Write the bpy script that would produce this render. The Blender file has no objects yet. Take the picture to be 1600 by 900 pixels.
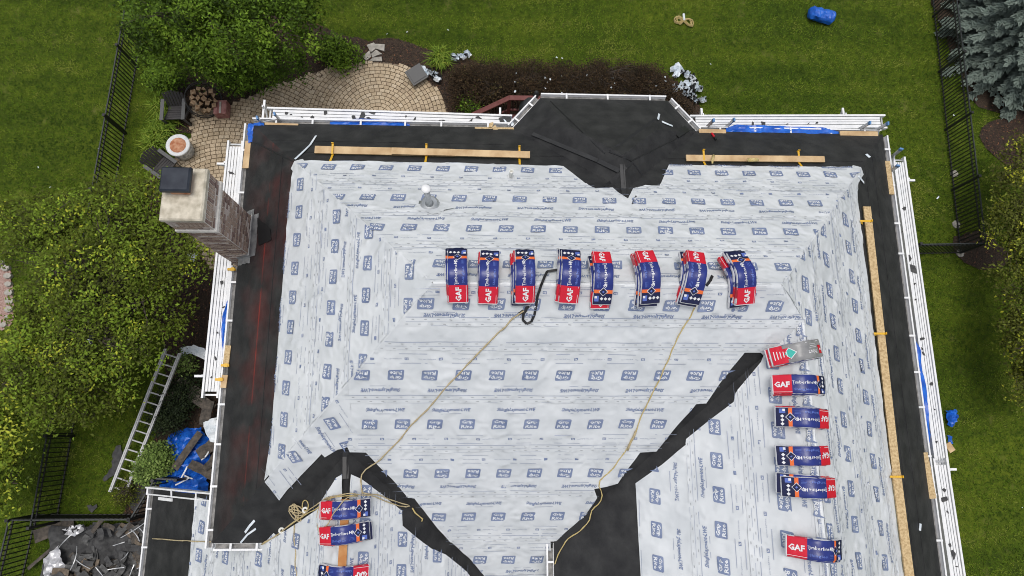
import bpy, bmesh, math, random
import numpy as np
from mathutils import Vector, Matrix, noise
from mathutils.geometry import delaunay_2d_cdt
random.seed(7); rng = np.random.default_rng(7)
SC = bpy.context.scene; COL = SC.collection
# ------------------------------------------------------------------ camera
FPX, CAMH = 1017.0, 20.0
_dn = np.array([-45, -222, -FPX]); _dn /= np.linalg.norm(_dn); _up = -_dn
_n = np.array([-5, 4660, -FPX]); _n -= _n.dot(_up)*_up; _n /= np.linalg.norm(_n)
CAMR = np.array([np.cross(_n, _up), _n, _up])
CAMP = np.array([0, 0, CAMH])
cam = bpy.data.objects.new('camera', bpy.data.cameras.new('camera')); COL.objects.link(cam)
cam.data.lens = 36*FPX/1600; cam.data.sensor_width = 36; cam.data.clip_end = 1000
cam.matrix_world = Matrix.Translation(CAMP) @ Matrix(CAMR.tolist()).to_4x4()
SC.camera = cam
# ------------------------------------------------------------------ light
SUN_EL, SUN_AZ = 84, -40          # degrees; azimuth from north, clockwise
world = bpy.data.worlds.new('World'); SC.world = world; world.use_nodes = True
wn = world.node_tree
sky = wn.nodes.new('ShaderNodeTexSky'); sky.sky_type = 'NISHITA'; sky.sun_disc = False
sky.sun_elevation = math.radians(SUN_EL); sky.sun_rotation = math.radians(SUN_AZ)
sky.air_density = 1.0; sky.dust_density = 4.0; sky.ozone_density = 0.8
hsv = wn.nodes.new('ShaderNodeHueSaturation'); hsv.inputs['Saturation'].default_value = 0.35   # overcast: nearly grey sky
wn.links.new(sky.outputs[0], hsv.inputs['Color'])
wn.links.new(hsv.outputs[0], wn.nodes['Background'].inputs[0])
wn.nodes['Background'].inputs[1].default_value = 0.12
sl = bpy.data.lights.new('sun', 'SUN'); sl.energy = 0.85; sl.angle = math.radians(26); sl.color = (1, .97, .92)
so = bpy.data.objects.new('sun', sl); COL.objects.link(so)
_e, _a = math.radians(SUN_EL), math.radians(SUN_AZ)
so.rotation_euler = Vector((math.sin(_a)*math.cos(_e), math.cos(_a)*math.cos(_e), math.sin(_e))).to_track_quat('Z', 'Y').to_euler()
SC.view_settings.view_transform = 'Standard'; SC.view_settings.look = 'None'
SC.view_settings.exposure = 0.35; SC.cycles.filter_width = 1.0; SC.view_settings.gamma = 1.0
# ------------------------------------------------------------------ helpers: places
def ray(u, v): return CAMR @ np.array([u-800, 450-v, -FPX])/FPX
def at(u, v, z=0.0):
    d = ray(u, v); t = (z-CAMH)/d[2]; return CAMP+t*d
P8 = 0.8; EZ = 6.0
YN, YS, XW, XE = 6.88, -2.2, -5.38, 9.47
XR = 1.45                              # west eave of the right wing
LX, LZ, LY = -2.5, 7.45, -0.38         # ridge of the left wing
LXW = -8.05
BX0, BX1, BY1 = 0.62, 4.98, 7.65
PL = dict(N=(EZ+P8*YN, 0, -P8), S=(EZ-P8*YS, 0, P8), W=(EZ-P8*XW, P8, 0), E=(EZ+P8*XE, -P8, 0),
          R=(EZ-P8*XR, P8, 0), LW=(LZ-P8*LX, P8, 0), LE=(LZ+P8*LX, -P8, 0))
k1 = .77; k2 = .64
BAY = dict(BF=(EZ+P8*BY1, 0, -P8), BL=(EZ-P8*BX0, P8, 0), BR=(EZ+P8*BX1, -P8, 0),
           CL=(EZ+P8*(-k1*BX0+k2*6.85), P8*k1, -P8*k2), CR=(EZ+P8*(k1*BX1+k2*6.85), -P8*k1, -P8*k2))
def pz(p, x, y): return p[0]+p[1]*x+p[2]*y
SOUTH = -7.0
def roofz(x, y):
    z = -9.
    if XW-.02 <= x <= XE+.02 and -3.65 < y <= YN+.02 and not (x < -4.2 and y < YS-.02):
        z = min(pz(PL[k], x, y) for k in 'NSWE')
    if XR <= x <= XE+.02 and y < 3: z = max(z, min(pz(PL['R'], x, y), pz(PL['E'], x, y)))
    if LXW-.02 <= x < 1.5 and y < LY+.0 and not (x < XW-.3 and y > -1.38): z = max(z, min(pz(PL['LW'], x, y), pz(PL['LE'], x, y)))
    if y > 3 and BX0-.2 <= x <= BX1+.2: 
        b = min(pz(p, x, y) for p in BAY.values())
        if b >= EZ-.02: z = max(z, b)
    return z
def onroof(u, v, h=0.0):
    d = ray(u, v); t = (10.2-CAMH)/d[2]
    while t < 20:
        p = CAMP+t*d
        if p[2] <= roofz(p[0], p[1])+h: return p
        t += .006
    return CAMP+t*d
def onpl(u, v, pl):
    a, b, c = pl; d = ray(u, v); t = (a-CAMH)/(d[2]-b*d[0]-c*d[1]); return CAMP+t*d
# ------------------------------------------------------------------ helpers: materials
def lin(c): return tuple(((x/255)/12.92 if x/255 <= .04045 else ((x/255+.055)/1.055)**2.4) for x in c)
def mat(name, col, rough=.6, col2=None, scale=6., bump=0., bscale=None, metal=0., spec=.5, detail=5., stretch=None, coord='Object', btype='FBM', contrast=(.35, .65), attr=None, trans=0.):
    m = bpy.data.materials.new(name); m.use_nodes = True; t = m.node_tree; N, L = t.nodes, t.links
    b = N['Principled BSDF']; b.inputs['Roughness'].default_value = rough; b.inputs['Metallic'].default_value = metal
    b.inputs['Specular IOR Level'].default_value = spec
    b.inputs['Base Color'].default_value = (*col, 1)
    if attr:
        a = N.new('ShaderNodeAttribute'); a.attribute_name = 'tint'
        r = N.new('ShaderNodeValToRGB'); L.new(a.outputs['Fac'], r.inputs[0])
        el = r.color_ramp.elements
        while len(el) < len(attr): el.new(.5)
        for e, (p, c) in zip(el, attr): e.position = p
        for e, (p, c) in zip(el, attr): e.color = (*c, 1)
        L.new(r.outputs[0], b.inputs['Base Color'])
        return m
    tc = N.new('ShaderNodeTexCoord'); src = tc.outputs[coord]
    if stretch:
        mp = N.new('ShaderNodeMapping'); mp.inputs['Scale'].default_value = stretch; L.new(src, mp.inputs[0]); src = mp.outputs[0]
    if col2:
        n = N.new('ShaderNodeTexNoise'); n.inputs['Scale'].default_value = scale; n.inputs['Detail'].default_value = detail
        L.new(src, n.inputs['Vector'])
        r = N.new('ShaderNodeValToRGB'); r.color_ramp.elements[0].position = contrast[0]; r.color_ramp.elements[1].position = contrast[1]
        r.color_ramp.elements[0].color = (*col, 1); r.color_ramp.elements[1].color = (*col2, 1)
        L.new(n.outputs[0], r.inputs[0]); L.new(r.outputs[0], b.inputs['Base Color'])
    if bump:
        n = N.new('ShaderNodeTexNoise'); n.inputs['Scale'].default_value = bscale or scale; n.inputs['Detail'].default_value = 6
        n.noise_type = btype; L.new(src, n.inputs['Vector'])
        bp = N.new('ShaderNodeBump'); bp.inputs['Strength'].default_value = bump; bp.inputs['Distance'].default_value = .045 if name == 'underlayment' else .03
        L.new(n.outputs[0], bp.inputs['Height']); L.new(bp.outputs[0], b.inputs['Normal'])
    return m
# ------------------------------------------------------------------ helpers: objects
def tag(o, label=None, cat=None, group=None, kind=None):
    for k, v in (('label', label), ('category', cat), ('group', group), ('kind', kind)):
        if v: o[k] = v
    return o
def thing(name, label, cat, loc=(0, 0, 0), group=None):
    o = bpy.data.objects.new(name, None); COL.objects.link(o); o.location = [float(x) for x in loc]; o.empty_display_size = .2
    return tag(o, label, cat, group)
def link(name, me, parent=None, loc=None):
    o = bpy.data.objects.new(name, me); COL.objects.link(o)
    if parent: o.parent = parent
    if loc is not None: o.location = [float(x) for x in loc]
    return o
def wloc(o):
    v = np.zeros(3)
    while o is not None: v = v+np.array(o.location); o = o.parent
    return v
class MB:
    def __init__(s): s.v = []; s.f = []; s.m = []
    def add(s, V, F, m=0):
        k = len(s.v); s.v += [tuple(map(float, p)) for p in V]; s.f += [tuple(i+k for i in q) for q in F]; s.m += [m]*len(F) if isinstance(m, int) else list(m)
    def frame(s, c, X, Y, Z, m=0):      # box from centre and three half-vectors
        c, X, Y, Z = map(np.array, (c, X, Y, Z))
        V = [c+a*X+b*Y+d*Z for d in (-1, 1) for b in (-1, 1) for a in (-1, 1)]
        F = [(0, 2, 3, 1), (4, 5, 7, 6), (0, 1, 5, 4), (2, 6, 7, 3), (0, 4, 6, 2), (1, 3, 7, 5)]
        s.add(V, F, m)
    def box(s, c, sz, m=0, rz=0): 
        ca, sa = math.cos(rz), math.sin(rz)
        s.frame(c, np.array((ca, sa, 0))*sz[0]/2, np.array((-sa, ca, 0))*sz[1]/2, (0, 0, sz[2]/2), m)
    def bar(s, p, q, w, h, up=(0, 0, 1), m=0):
        p, q = np.array(p, float), np.array(q, float); d = q-p; L = np.linalg.norm(d); d = d/L
        y = np.cross(np.array(up, float), d); y /= np.linalg.norm(y); z = np.cross(d, y)
        s.frame((p+q)/2, d*L/2, y*w/2, z*h/2, m)
    def tube(s, pts, r, n=6, m=0, caps=True):
        pts = [np.array(p, float) for p in pts]; rr = r if hasattr(r, '__len__') else [r]*len(pts)
        k0 = len(s.v); ref = np.array((.3, .2, 1.))
        for i, p in enumerate(pts):
            d = pts[min(i+1, len(pts)-1)]-pts[max(i-1, 0)]; d = d/(np.linalg.norm(d)+1e-9)
            a = np.cross(ref, d); a /= np.linalg.norm(a)+1e-9; b = np.cross(d, a)
            for j in range(n):
                t = 2*math.pi*j/n; s.v.append(tuple(p+rr[i]*(a*math.cos(t)+b*math.sin(t))))
        for i in range(len(pts)-1):
            for j in range(n):
                a_, b_ = k0+i*n+j, k0+i*n+(j+1) % n; s.f.append((a_, b_, b_+n, a_+n)); s.m.append(m)
        if caps:
            s.f.append(tuple(k0+j for j in range(n))[::-1]); s.f.append(tuple(k0+(len(pts)-1)*n+j for j in range(n))); s.m += [m, m]
    def lathe(s, c, prof, n=20, m=0):
        c = np.array(c, float); k0 = len(s.v)
        for r, z in prof:
            for j in range(n): t = 2*math.pi*j/n; s.v.append(tuple(c+(r*math.cos(t), r*math.sin(t), z)))
        for i in range(len(prof)-1):
            for j in range(n):
                a_, b_ = k0+i*n+j, k0+i*n+(j+1) % n; s.f.append((a_, b_, b_+n, a_+n)); s.m.append(m)
        s.f.append(tuple(k0+j for j in range(n))[::-1]); s.f.append(tuple(k0+(len(prof)-1)*n+j for j in range(n))); s.m += [m, m]
    def prism(s, poly, h, nrm=(0, 0, 1), m=0):    # poly: 3-D loop (ccw seen along nrm), extruded by h along nrm
        P = [np.array(p, float) for p in poly]; k = len(P); n_ = np.array(nrm, float)*h
        s.add(P+[p+n_ for p in P], [tuple(range(k))[::-1], tuple(range(k, 2*k))]+[(i, (i+1) % k, k+(i+1) % k, k+i) for i in range(k)], m)
    def mesh(s, name, mats, origin=(0, 0, 0), smooth=False):
        me = bpy.data.meshes.new(name); o = np.array(origin, float)
        me.from_pydata([tuple(np.array(p)-o) for p in s.v] if np.any(o) else s.v, [], s.f)
        for m in (mats if isinstance(mats, (list, tuple)) else [mats]): me.materials.append(m)
        me.polygons.foreach_set('material_index', s.m)
        if smooth: me.polygons.foreach_set('use_smooth', [True]*len(s.f))
        me.update(); return me
    def build(s, name, mats, parent=None, smooth=False, local=False):
        org = np.zeros(3) if (parent is None or local) else wloc(parent)
        return link(name, s.mesh(name, mats, org, smooth), parent)
def top(name, mb, mats, label, cat, group=None, base=None, smooth=False):   # a thing that is one mesh
    V = np.array(mb.v); org = np.array(base) if base is not None else np.array([*(V.min(0)+V.max(0))[:2]/2, V[:, 2].min()])
    return tag(link(name, mb.mesh(name, mats, org, smooth), None, org), label, cat, group)
def fastmesh(name, V, F, mat_, tint=None, smooth=False):
    V = np.asarray(V, np.float32); F = np.asarray(F, np.int32); k = F.shape[1]
    me = bpy.data.meshes.new(name); me.vertices.add(len(V)); me.vertices.foreach_set('co', V.ravel())
    me.loops.add(F.size); me.loops.foreach_set('vertex_index', F.ravel())
    me.polygons.add(len(F)); me.polygons.foreach_set('loop_start', np.arange(0, F.size, k, dtype=np.int32))
    if tint is not None:
        a = me.attributes.new('tint', 'FLOAT', 'POINT'); a.data.foreach_set('value', np.asarray(tint, np.float32))
    me.materials.append(mat_); me.update(calc_edges=True)
    if smooth: me.polygons.foreach_set('use_smooth', [True]*len(F))
    return me
def inpoly(P, poly):
    x, y = P[:, 0], P[:, 1]; c = np.zeros(len(P), bool); q = np.asarray(poly)
    for i in range(len(q)):
        x1, y1 = q[i][:2]; x2, y2 = q[i-1][:2]
        with np.errstate(all='ignore'):
            c ^= ((y1 > y) != (y2 > y)) & (x < (x2-x1)*(y-y1)/(y2-y1+1e-12)+x1)
    return c
def clip(poly, a, b, c):
    out = []
    for i in range(len(poly)):
        p, q = poly[i-1], poly[i]; dp, dq = a*p[0]+b*p[1]+c, a*q[0]+b*q[1]+c
        if (dp >= 0) != (dq >= 0): t = dp/(dp-dq); out.append((p[0]+t*(q[0]-p[0]), p[1]+t*(q[1]-p[1])))
        if dq >= 0: out.append(q)
    return out
_tc = {}
def text(s, size, bold=.0, shear=0., fit=None):       # flat lettering: (verts Nx2 centred, triangles)
    key = (s, size, bold, shear, fit)
    if key in _tc: return _tc[key]
    cu = bpy.data.curves.new('t', 'FONT'); cu.body = s; cu.size = size; cu.resolution_u = 1; cu.offset = bold*size; cu.shear = shear
    cu.align_x = 'CENTER'; cu.align_y = 'CENTER'
    ob = bpy.data.objects.new('t', cu); COL.objects.link(ob); bpy.context.view_layer.update()
    me = ob.evaluated_get(bpy.context.evaluated_depsgraph_get()).to_mesh(); me.calc_loop_triangles()
    V = np.array([v.co[:2] for v in me.vertices]); T = np.array([t.vertices[:] for t in me.loop_triangles])
    bpy.data.objects.remove(ob); bpy.data.curves.remove(cu)
    V -= (V.min(0)+V.max(0))/2
    if fit: V *= np.array(fit)/(V.max(0)-V.min(0))
    _tc[key] = (V, T); return V, T
# ------------------------------------------------------------------ materials
M = {}
M['membrane'] = mat('membrane', (.014, .014, .015), .62, (.034, .034, .034), 3.0, .5, 7, spec=.4, detail=10, contrast=(.38, .74))
M['membrane_red'] = None
M['sheet'] = mat('underlayment', (.565, .592, .612), .36, (.665, .688, .704), 1.6, .6, 5.0, btype='RIDGED_MULTIFRACTAL', spec=.45, detail=3)
M['print'] = mat('blue_print', lin((110, 124, 156)), .45, lin((126, 138, 166)), 3, .2, 2.6, btype='RIDGED_MULTIFRACTAL')
M['faint'] = mat('faint_print', lin((150, 158, 177)), .45)
M['letter'] = mat('white_letter', (.68, .70, .72), .45)
M['dash'] = mat('nail_cap', (.37, .385, .40), .5)
M['white'] = mat('white_aluminium', (.70, .71, .72), .38, (.8, .8, .8), 5, .05, 12)
M['alu'] = mat('aluminium', (.42, .43, .44), .35, (.58, .59, .6), 8, metal=.5)
M['alu_pale'] = mat('pale_aluminium', (.50, .50, .50), .5, (.66, .66, .66), 8)
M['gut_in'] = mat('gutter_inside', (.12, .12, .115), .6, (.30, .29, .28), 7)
M['wood'] = mat('pine_board', (.42, .27, .13), .7, (.62, .45, .25), 3.0, .15, 14, stretch=(1, 1, 1), detail=8)
M['osb'] = mat('strand_board', (.34, .225, .10), .75, (.58, .43, .23), 22, .2, 20, detail=5, contrast=(.3, .6))
M['orange_wood'] = mat('orange_plywood', (.42, .17, .045), .75, (.5, .25, .09), 7)
M['yellow'] = mat('yellow_bracket', (.75, .45, .02), .45, (.6, .33, .02), 20)
M['blue_tarp'] = mat('blue_tarp', (.006, .075, .42), .38, (.012, .14, .62), 5, .35, 7, btype='RIDGED_MULTIFRACTAL')
M['rope'] = mat('rope', (.36, .28, .15), .85, (.5, .42, .26), 40)
M['rope_y'] = mat('yellow_rope', (.46, .34, .10), .85, (.56, .46, .24), 40)
M['strap'] = mat('black_strap', (.012, .012, .013), .55)
M['shingle_old'] = mat('old_shingle', (.05, .044, .038), .9, (.12, .10, .082), 9, .4, 60)
M['shingle_dark'] = mat('felt_back', (.035, .035, .037), .8, (.07, .07, .07), 8, .2, 20)
M['scrap'] = mat('plastic_scrap', (.58, .66, .73), .4, (.82, .86, .89), 4, .3, 6)
M['iron'] = mat('black_iron', (.012, .012, .013), .5)
M['brick'] = mat('brick', (.27, .185, .14), .85, (.46, .36, .295), 7, .3, 60)
M['mortar'] = mat('mortar', (.78, .74, .68), .95, (.64, .60, .55), 12, .3, 50)
M['brick_pale'] = mat('brick_pale', (.44, .36, .315), .85, (.62, .54, .49), 9, .3, 60)
M['brick_dark'] = mat('brick_dark', (.15, .095, .078), .85, (.30, .21, .18), 9, .3, 60)
M['stone'] = mat('limestone', (.38, .34, .26), .9, (.63, .575, .47), 7, .25, 30, detail=8)
M['lead'] = mat('lead_flashing', (.22, .22, .23), .45, (.38, .38, .38), 6, metal=.4, bump=.3)
M['flue'] = mat('flue_cap', (.012, .016, .027), .55, (.035, .042, .055), 3, .05, spec=.3)
M['wall'] = mat('siding', (.45, .42, .37), .8, (.5, .47, .42), 3)
M['soil'] = mat('mulch', (.026, .017, .010), .95, (.058, .038, .024), 22, .8, 30)
M['rust'] = mat('rust', (.35, .12, .05), .8, (.55, .30, .18), 9)
M['galv'] = mat('galvanised', (.34, .36, .37), .35, (.52, .54, .55), 7, metal=.6)
M['pvc'] = mat('pvc', (.72, .72, .68), .4)
M['chair'] = mat('grey_plastic', (.035, .033, .034), .55, (.055, .05, .05), 10)
M['grey'] = mat('grey_rail', (.09, .09, .09), .6)
M['log'] = mat('split_log', (.22, .13, .07), .9, (.48, .35, .22), 9, .3, 30)
M['bark'] = mat('bark', (.045, .035, .028), .95, (.09, .07, .055), 12, .5, 25)
M['deckred'] = mat('deck_stain', (.13, .035, .03), .7, (.17, .055, .05), 8)
M['red'] = mat('red_film', (.60, .008, .03), .33, bump=.22, bscale=9)
M['blue'] = mat('blue_film', (.010, .020, .15), .33, (.014, .028, .195), 8, .22, 9)
M['navy'] = mat('navy_film', (.007, .010, .055), .33, bump=.22, bscale=9)
M['orange'] = mat('orange_film', (.80, .16, .035), .35)
M['film_white'] = mat('white_film', (.75, .75, .77), .33, bump=.25, bscale=9)
M['film_grey'] = mat('grey_film', (.20, .20, .205), .33, (.26, .26, .26), 6, .2, 9)
M['teal'] = mat('teal_film', (.05, .45, .38), .35)
M['film_side'] = mat('film_side', (.02, .03, .18), .35, (.72, .72, .75), 7, .3, 12, contrast=(.42, .5))
M['red_side'] = mat('film_side_red', (.5, .012, .03), .35, (.7, .7, .72), 6, .3, 12, contrast=(.5, .58))
M['film_blue_l'] = mat('pale_blue_print', lin((88, 110, 185)), .4)
M['pinkstone'] = mat('pink_gravel', (.26, .15, .12), .95, (.42, .30, .26), 30, .6, 40)
M['pale_stone'] = mat('pale_stone', (.28, .265, .23), .9, (.44, .41, .36), 6, .4, 20)
M['paver'] = mat('paver', (.40, .31, .20), .9, (.54, .43, .295), 2.2, .3, 40, coord='Object')
M['paver_b'] = mat('paver_b', (.46, .37, .25), .9, (.56, .46, .33), 3, .3, 40)
M['paver_c'] = mat('paver_c', (.37, .285, .19), .9, (.48, .38, .26), 3, .3, 40)
M['cover'] = mat('grill_cover', (.012, .016, .017), .6, (.025, .03, .032), 6, .3)
M['bowl'] = mat('bowl_body', (.30, .33, .36), .5, (.62, .65, .68), 9, contrast=(.42, .55))
M['shingle_grey'] = mat('grey_shingle', (.06, .06, .06), .9, (.12, .12, .118), 9, .4, 60)
M['shingle_tan'] = mat('tan_shingle', (.10, .078, .058), .9, (.19, .15, .11), 9, .4, 60)
M['silver'] = mat('silver_film', (.42, .42, .44), .3, (.7, .7, .72), 6, .3, 8, metal=.3)
M['joint'] = mat('sand_joint', (.18, .14, .095), .95, (.27, .215, .15), 6)
M['canvas'] = mat('white_rim', (.62, .63, .64), .6, (.72, .73, .73), 7)
M['pinkwood'] = mat('faded_red_wood', (.24, .09, .08), .8, (.36, .18, .16), 8)
# membrane with red chalk rubbed into it along the west side
def chalk_membrane():
    m = mat('membrane_chalk', (.014, .014, .015), .62, (.034, .034, .034), 3.0, .5, 7, spec=.4, detail=10, contrast=(.38, .74))
    t = m.node_tree; N, L = t.nodes, t.links; b = N['Principled BSDF']; old = b.inputs['Base Color'].links[0].from_socket
    g = N.new('ShaderNodeNewGeometry'); sx = N.new('ShaderNodeSeparateXYZ'); L.new(g.outputs['Position'], sx.inputs[0])
    nz = N.new('ShaderNodeTexNoise'); nz.inputs['Scale'].default_value = 1.4; nz.inputs['Detail'].default_value = 5; L.new(g.outputs['Position'], nz.inputs['Vector'])
    tot = None
    for x0, w, amp in ((-4.62, .022, .65), (-4.60, .75, .18), (-4.02, .12, .15)):
        d = N.new('ShaderNodeMath'); d.operation = 'SUBTRACT'; L.new(sx.outputs[0], d.inputs[0]); d.inputs[1].default_value = x0
        a = N.new('ShaderNodeMath'); a.operation = 'ABSOLUTE'; L.new(d.outputs[0], a.inputs[0])
        r = N.new('ShaderNodeMapRange'); r.inputs[1].default_value = 0; r.inputs[2].default_value = w; r.inputs[3].default_value = amp; r.inputs[4].default_value = 0; L.new(a.outputs[0], r.inputs[0])
        if tot: s_ = N.new('ShaderNodeMath'); s_.operation = 'ADD'; L.new(tot, s_.inputs[0]); L.new(r.outputs[0], s_.inputs[1]); tot = s_.outputs[0]
        else: tot = r.outputs[0]
    rn = N.new('ShaderNodeMapRange'); rn.inputs[1].default_value = .42; rn.inputs[2].default_value = .68; L.new(nz.outputs[0], rn.inputs[0])
    mu = N.new('ShaderNodeMath'); mu.operation = 'MULTIPLY'; L.new(tot, mu.inputs[0]); L.new(rn.outputs[0], mu.inputs[1]); mu.use_clamp = True
    mx = N.new('ShaderNodeMix'); mx.data_type = 'RGBA'; L.new(mu.outputs[0], mx.inputs['Factor']); L.new(old, mx.inputs['A']); mx.inputs['B'].default_value = (.28, .03, .02, 1)
    L.new(mx.outputs['Result'], b.inputs['Base Color']); return m
M['membrane_red'] = chalk_membrane()
# ================================================================== SETTING: ground
def lawn_material():
    m = bpy.data.materials.new('lawn'); m.use_nodes = True; t = m.node_tree; N, L = t.nodes, t.links; b = N['Principled BSDF']
    b.inputs['Roughness'].default_value = .9; b.inputs['Specular IOR Level'].default_value = .2
    tc = N.new('ShaderNodeTexCoord')
    def nz(s, d, st=(1, 1, 1)):
        mp = N.new('ShaderNodeMapping'); mp.inputs['Scale'].default_value = st; L.new(tc.outputs['Object'], mp.inputs[0])
        n = N.new('ShaderNodeTexNoise'); n.inputs['Scale'].default_value = s; n.inputs['Detail'].default_value = d; L.new(mp.outputs[0], n.inputs['Vector']); return n.outputs[0]
    def ramp(f, els):
        r = N.new('ShaderNodeValToRGB'); e = r.color_ramp.elements
        while len(e) < len(els): e.new(.5)
        for q, (p, c) in zip(e, els): q.position = p
        for q, (p, c) in zip(e, els): q.color = (*c, 1)
        L.new(f, r.inputs[0]); return r.outputs[0]
    def mix(f, a, c, op='MIX'):
        x = N.new('ShaderNodeMix'); x.data_type = 'RGBA'; x.blend_type = op
        if isinstance(f, float): x.inputs['Factor'].default_value = f
        else: L.new(f, x.inputs['Factor'])
        L.new(a, x.inputs['A']); L.new(c, x.inputs['B']); return x.outputs['Result']
    big = ramp(nz(.22, 4), [(.35, (.042, .072, .004)), (.65, (.072, .104, .007))])
    strp = ramp(nz(1.0, 3, (.08, .9, 1)), [(.3, (.7, .75, .7)), (.7, (1.2, 1.15, 1.1))])
    c = mix(1.0, big, strp, 'MULTIPLY')
    tuft = ramp(nz(5, 6), [(.3, (.55, .6, .5)), (.7, (1.45, 1.35, 1.3))])
    c = mix(1.0, c, tuft, 'MULTIPLY')
    dry = N.new('ShaderNodeMapRange'); dry.inputs[1].default_value = .60; dry.inputs[2].default_value = .75; dry.inputs[4].default_value = .6; L.new(nz(1.7, 6), dry.inputs[0])
    dc = N.new('ShaderNodeRGB'); dc.outputs[0].default_value = (.15, .15, .04, 1)
    c = mix(dry.outputs[0], c, dc.outputs[0])
    L.new(c, b.inputs['Base Color'])
    bp = N.new('ShaderNodeBump'); bp.inputs['Strength'].default_value = .8; bp.inputs['Distance'].default_value = .05; L.new(nz(28, 4), bp.inputs['Height']); L.new(bp.outputs[0], b.inputs['Normal'])
    return m
M['lawn'] = lawn_material()
g = MB(); S_ = 300
g.add([(-S_, -S_, 0), (S_, -S_, 0), (S_, S_, 0), (-S_, S_, 0)], [(0, 1, 2, 3)])
tag(g.build('ground', M['lawn']), kind='structure')
def px(poly, z=0.): return [at(u, v, z) for u, v in poly]
def smooth_poly(P, k=4, jit=.05):
    P = [np.array(p[:2]) for p in P]; out = []
    for i in range(len(P)):
        p0, p1, p2, p3 = P[i-1], P[i], P[(i+1) % len(P)], P[(i+2) % len(P)]
        for j in range(k):
            t = j/k; q = .5*((2*p1)+(-p0+p2)*t+(2*p0-5*p1+4*p2-p3)*t*t+(-p0+3*p1-3*p2+p3)*t**3)
            out.append(q+rng.normal(0, jit, 2))
    return out
BEDS = []
def bed(name, poly, z=None, m='soil', jit=.05):
    z = z or .012+.005*len(BEDS)
    q = smooth_poly(px(poly), 4, jit); BEDS.append(q); b = MB()
    V, _, F, *_r = delaunay_2d_cdt([Vector(p) for p in q], [], [list(range(len(q)))], 1, 1e-5)
    k = len(V); b.add([(v[0], v[1], z) for v in V], [tuple(f) for f in F])
    o = b.build(name, M[m]); tag(o, kind='structure'); return q
B1 = bed('mulch_bed', [(262, 205), (250, 150), (275, 90), (330, 40), (430, 20), (500, 40), (560, 62), (620, 62), (672, 78), (735, 110), (770, 160), (770, 215), (690, 200), (600, 140), (480, 160), (330, 200)])
B2 = bed('mulch_bed', [(680, 90), (740, 96), (830, 112), (930, 112), (1030, 116), (1085, 150), (1090, 215), (900, 230), (700, 215), (660, 150)])
B3 = bed('mulch_bed', [(262, 250), (300, 330), (350, 420), (400, 600), (400, 830), (330, 860), (200, 815), (212, 765), (245, 670), (262, 600), (240, 480), (210, 360), (240, 270)])
B4 = bed('mulch_bed', [(1530, 212), (1560, 188), (1640, 175), (1690, 240), (1620, 268), (1560, 250)])
B5 = bed('mulch_bed', [(1475, -40), (1462, 20), (1478, 60), (1500, 120), (1530, 165), (1600, 185), (1700, 160), (1700, -60)])
B6 = bed('mulch_bed', [(1492, 372), (1532, 360), (1560, 380), (1575, 410), (1540, 420), (1500, 404)])
B7 = bed('gravel_bed', [(-50, 412), (8, 415), (20, 440), (22, 480), (16, 510), (-50, 520)], m='pinkstone', jit=.02)
# mulch chips: loose ground cover
def chips(name, poly, n, cols, zc=.03, size=.05):
    P = np.array(poly); lo, hi = P.min(0), P.max(0); C = rng.uniform(lo, hi, (n*3, 2)); C = C[inpoly(C, P)][:n]; k = len(C)
    a = rng.uniform(0, 6.3, k); l = rng.uniform(.5, 1.4, k)*size; w = l*rng.uniform(.2, .5, k); X = np.c_[np.cos(a), np.sin(a)]; Y = np.c_[-X[:, 1], X[:, 0]]
    z = np.full(k, zc)+rng.uniform(0, .03, k); tl = rng.uniform(-.4, .4, k)
    V = np.empty((k, 4, 3)); 
    for i, (sx, sy) in enumerate(((-1, -1), (1, -1), (1, 1), (-1, 1))):
        V[:, i, :2] = C+X*(sx*l)[:, None]*.5+Y*(sy*w)[:, None]*.5; V[:, i, 2] = z+sx*tl*l*.4
    t = np.repeat(rng.uniform(0, 1, k), 4)
    o = link(name, fastmesh(name, V.reshape(-1, 3), np.arange(k*4).reshape(-1, 4), cols, t)); tag(o, kind='stuff')
M['chips'] = mat('mulch_chips', (0, 0, 0), .95, attr=[(0, (.018, .011, .009)), (.6, (.05, .03, .024)), (.85, (.10, .05, .03)), (1, (.20, .09, .045))])
for q, n in ((B1, 9000), (B2, 3500), (B3, 9000), (B4, 3500), (B5, 4000), (B6, 500)): chips('mulch_chips', q, n, M['chips'])
# ------------------------------------------------------------------ patio of individual pavers
pc1 = at(590, 186)[:2]; R1 = 2.32
pc2 = at(345, 330)[:2]
PAT = smooth_poly(px([(298, 160), (330, 175), (372, 160), (420, 138), (470, 122), (530, 103), (585, 96), (640, 108), (683, 140), (702, 178), (706, 225), (640, 290), (420, 300), (400, 420), (330, 420), (262, 300), (262, 262), (300, 215)]), 3, .02)
patio = thing('patio', None, None, (*pc1, 0)); patio['kind'] = 'structure'
b = MB(); V, _, F, *_r = delaunay_2d_cdt([Vector(p) for p in PAT], [], [list(range(len(PAT)))], 1, 1e-5)
b.add([(v[0], v[1], .03) for v in V], [tuple(f) for f in F]); b.build('sand_bed', M['joint'], patio)
pavers = []
def rings(c, r0, r1, ok):
    r = r0
    while r < r1:
        w = .132; L = .172; n = max(6, int(2*math.pi*(r+w/2)/L)); off = random.random()
        for k in range(n):
            a0 = 2*math.pi*(k+off)/n; a1 = 2*math.pi*(k+1+off)/n; am = (a0+a1)/2; p = c+(r+w/2)*np.array((math.cos(am), math.sin(am)))
            if ok(p): pavers.append((c, r, w, a0, a1, p))
        r += w
rings(pc1, .16, R1, lambda p: inpoly(p[None], PAT)[0] and p[1] > YN-2.2)
rings(pc2, .6, 6.2, lambda p: np.hypot(*(p-pc1)) > R1+.06 and inpoly(p[None], PAT)[0] and p[0] > XW-4.5)
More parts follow.
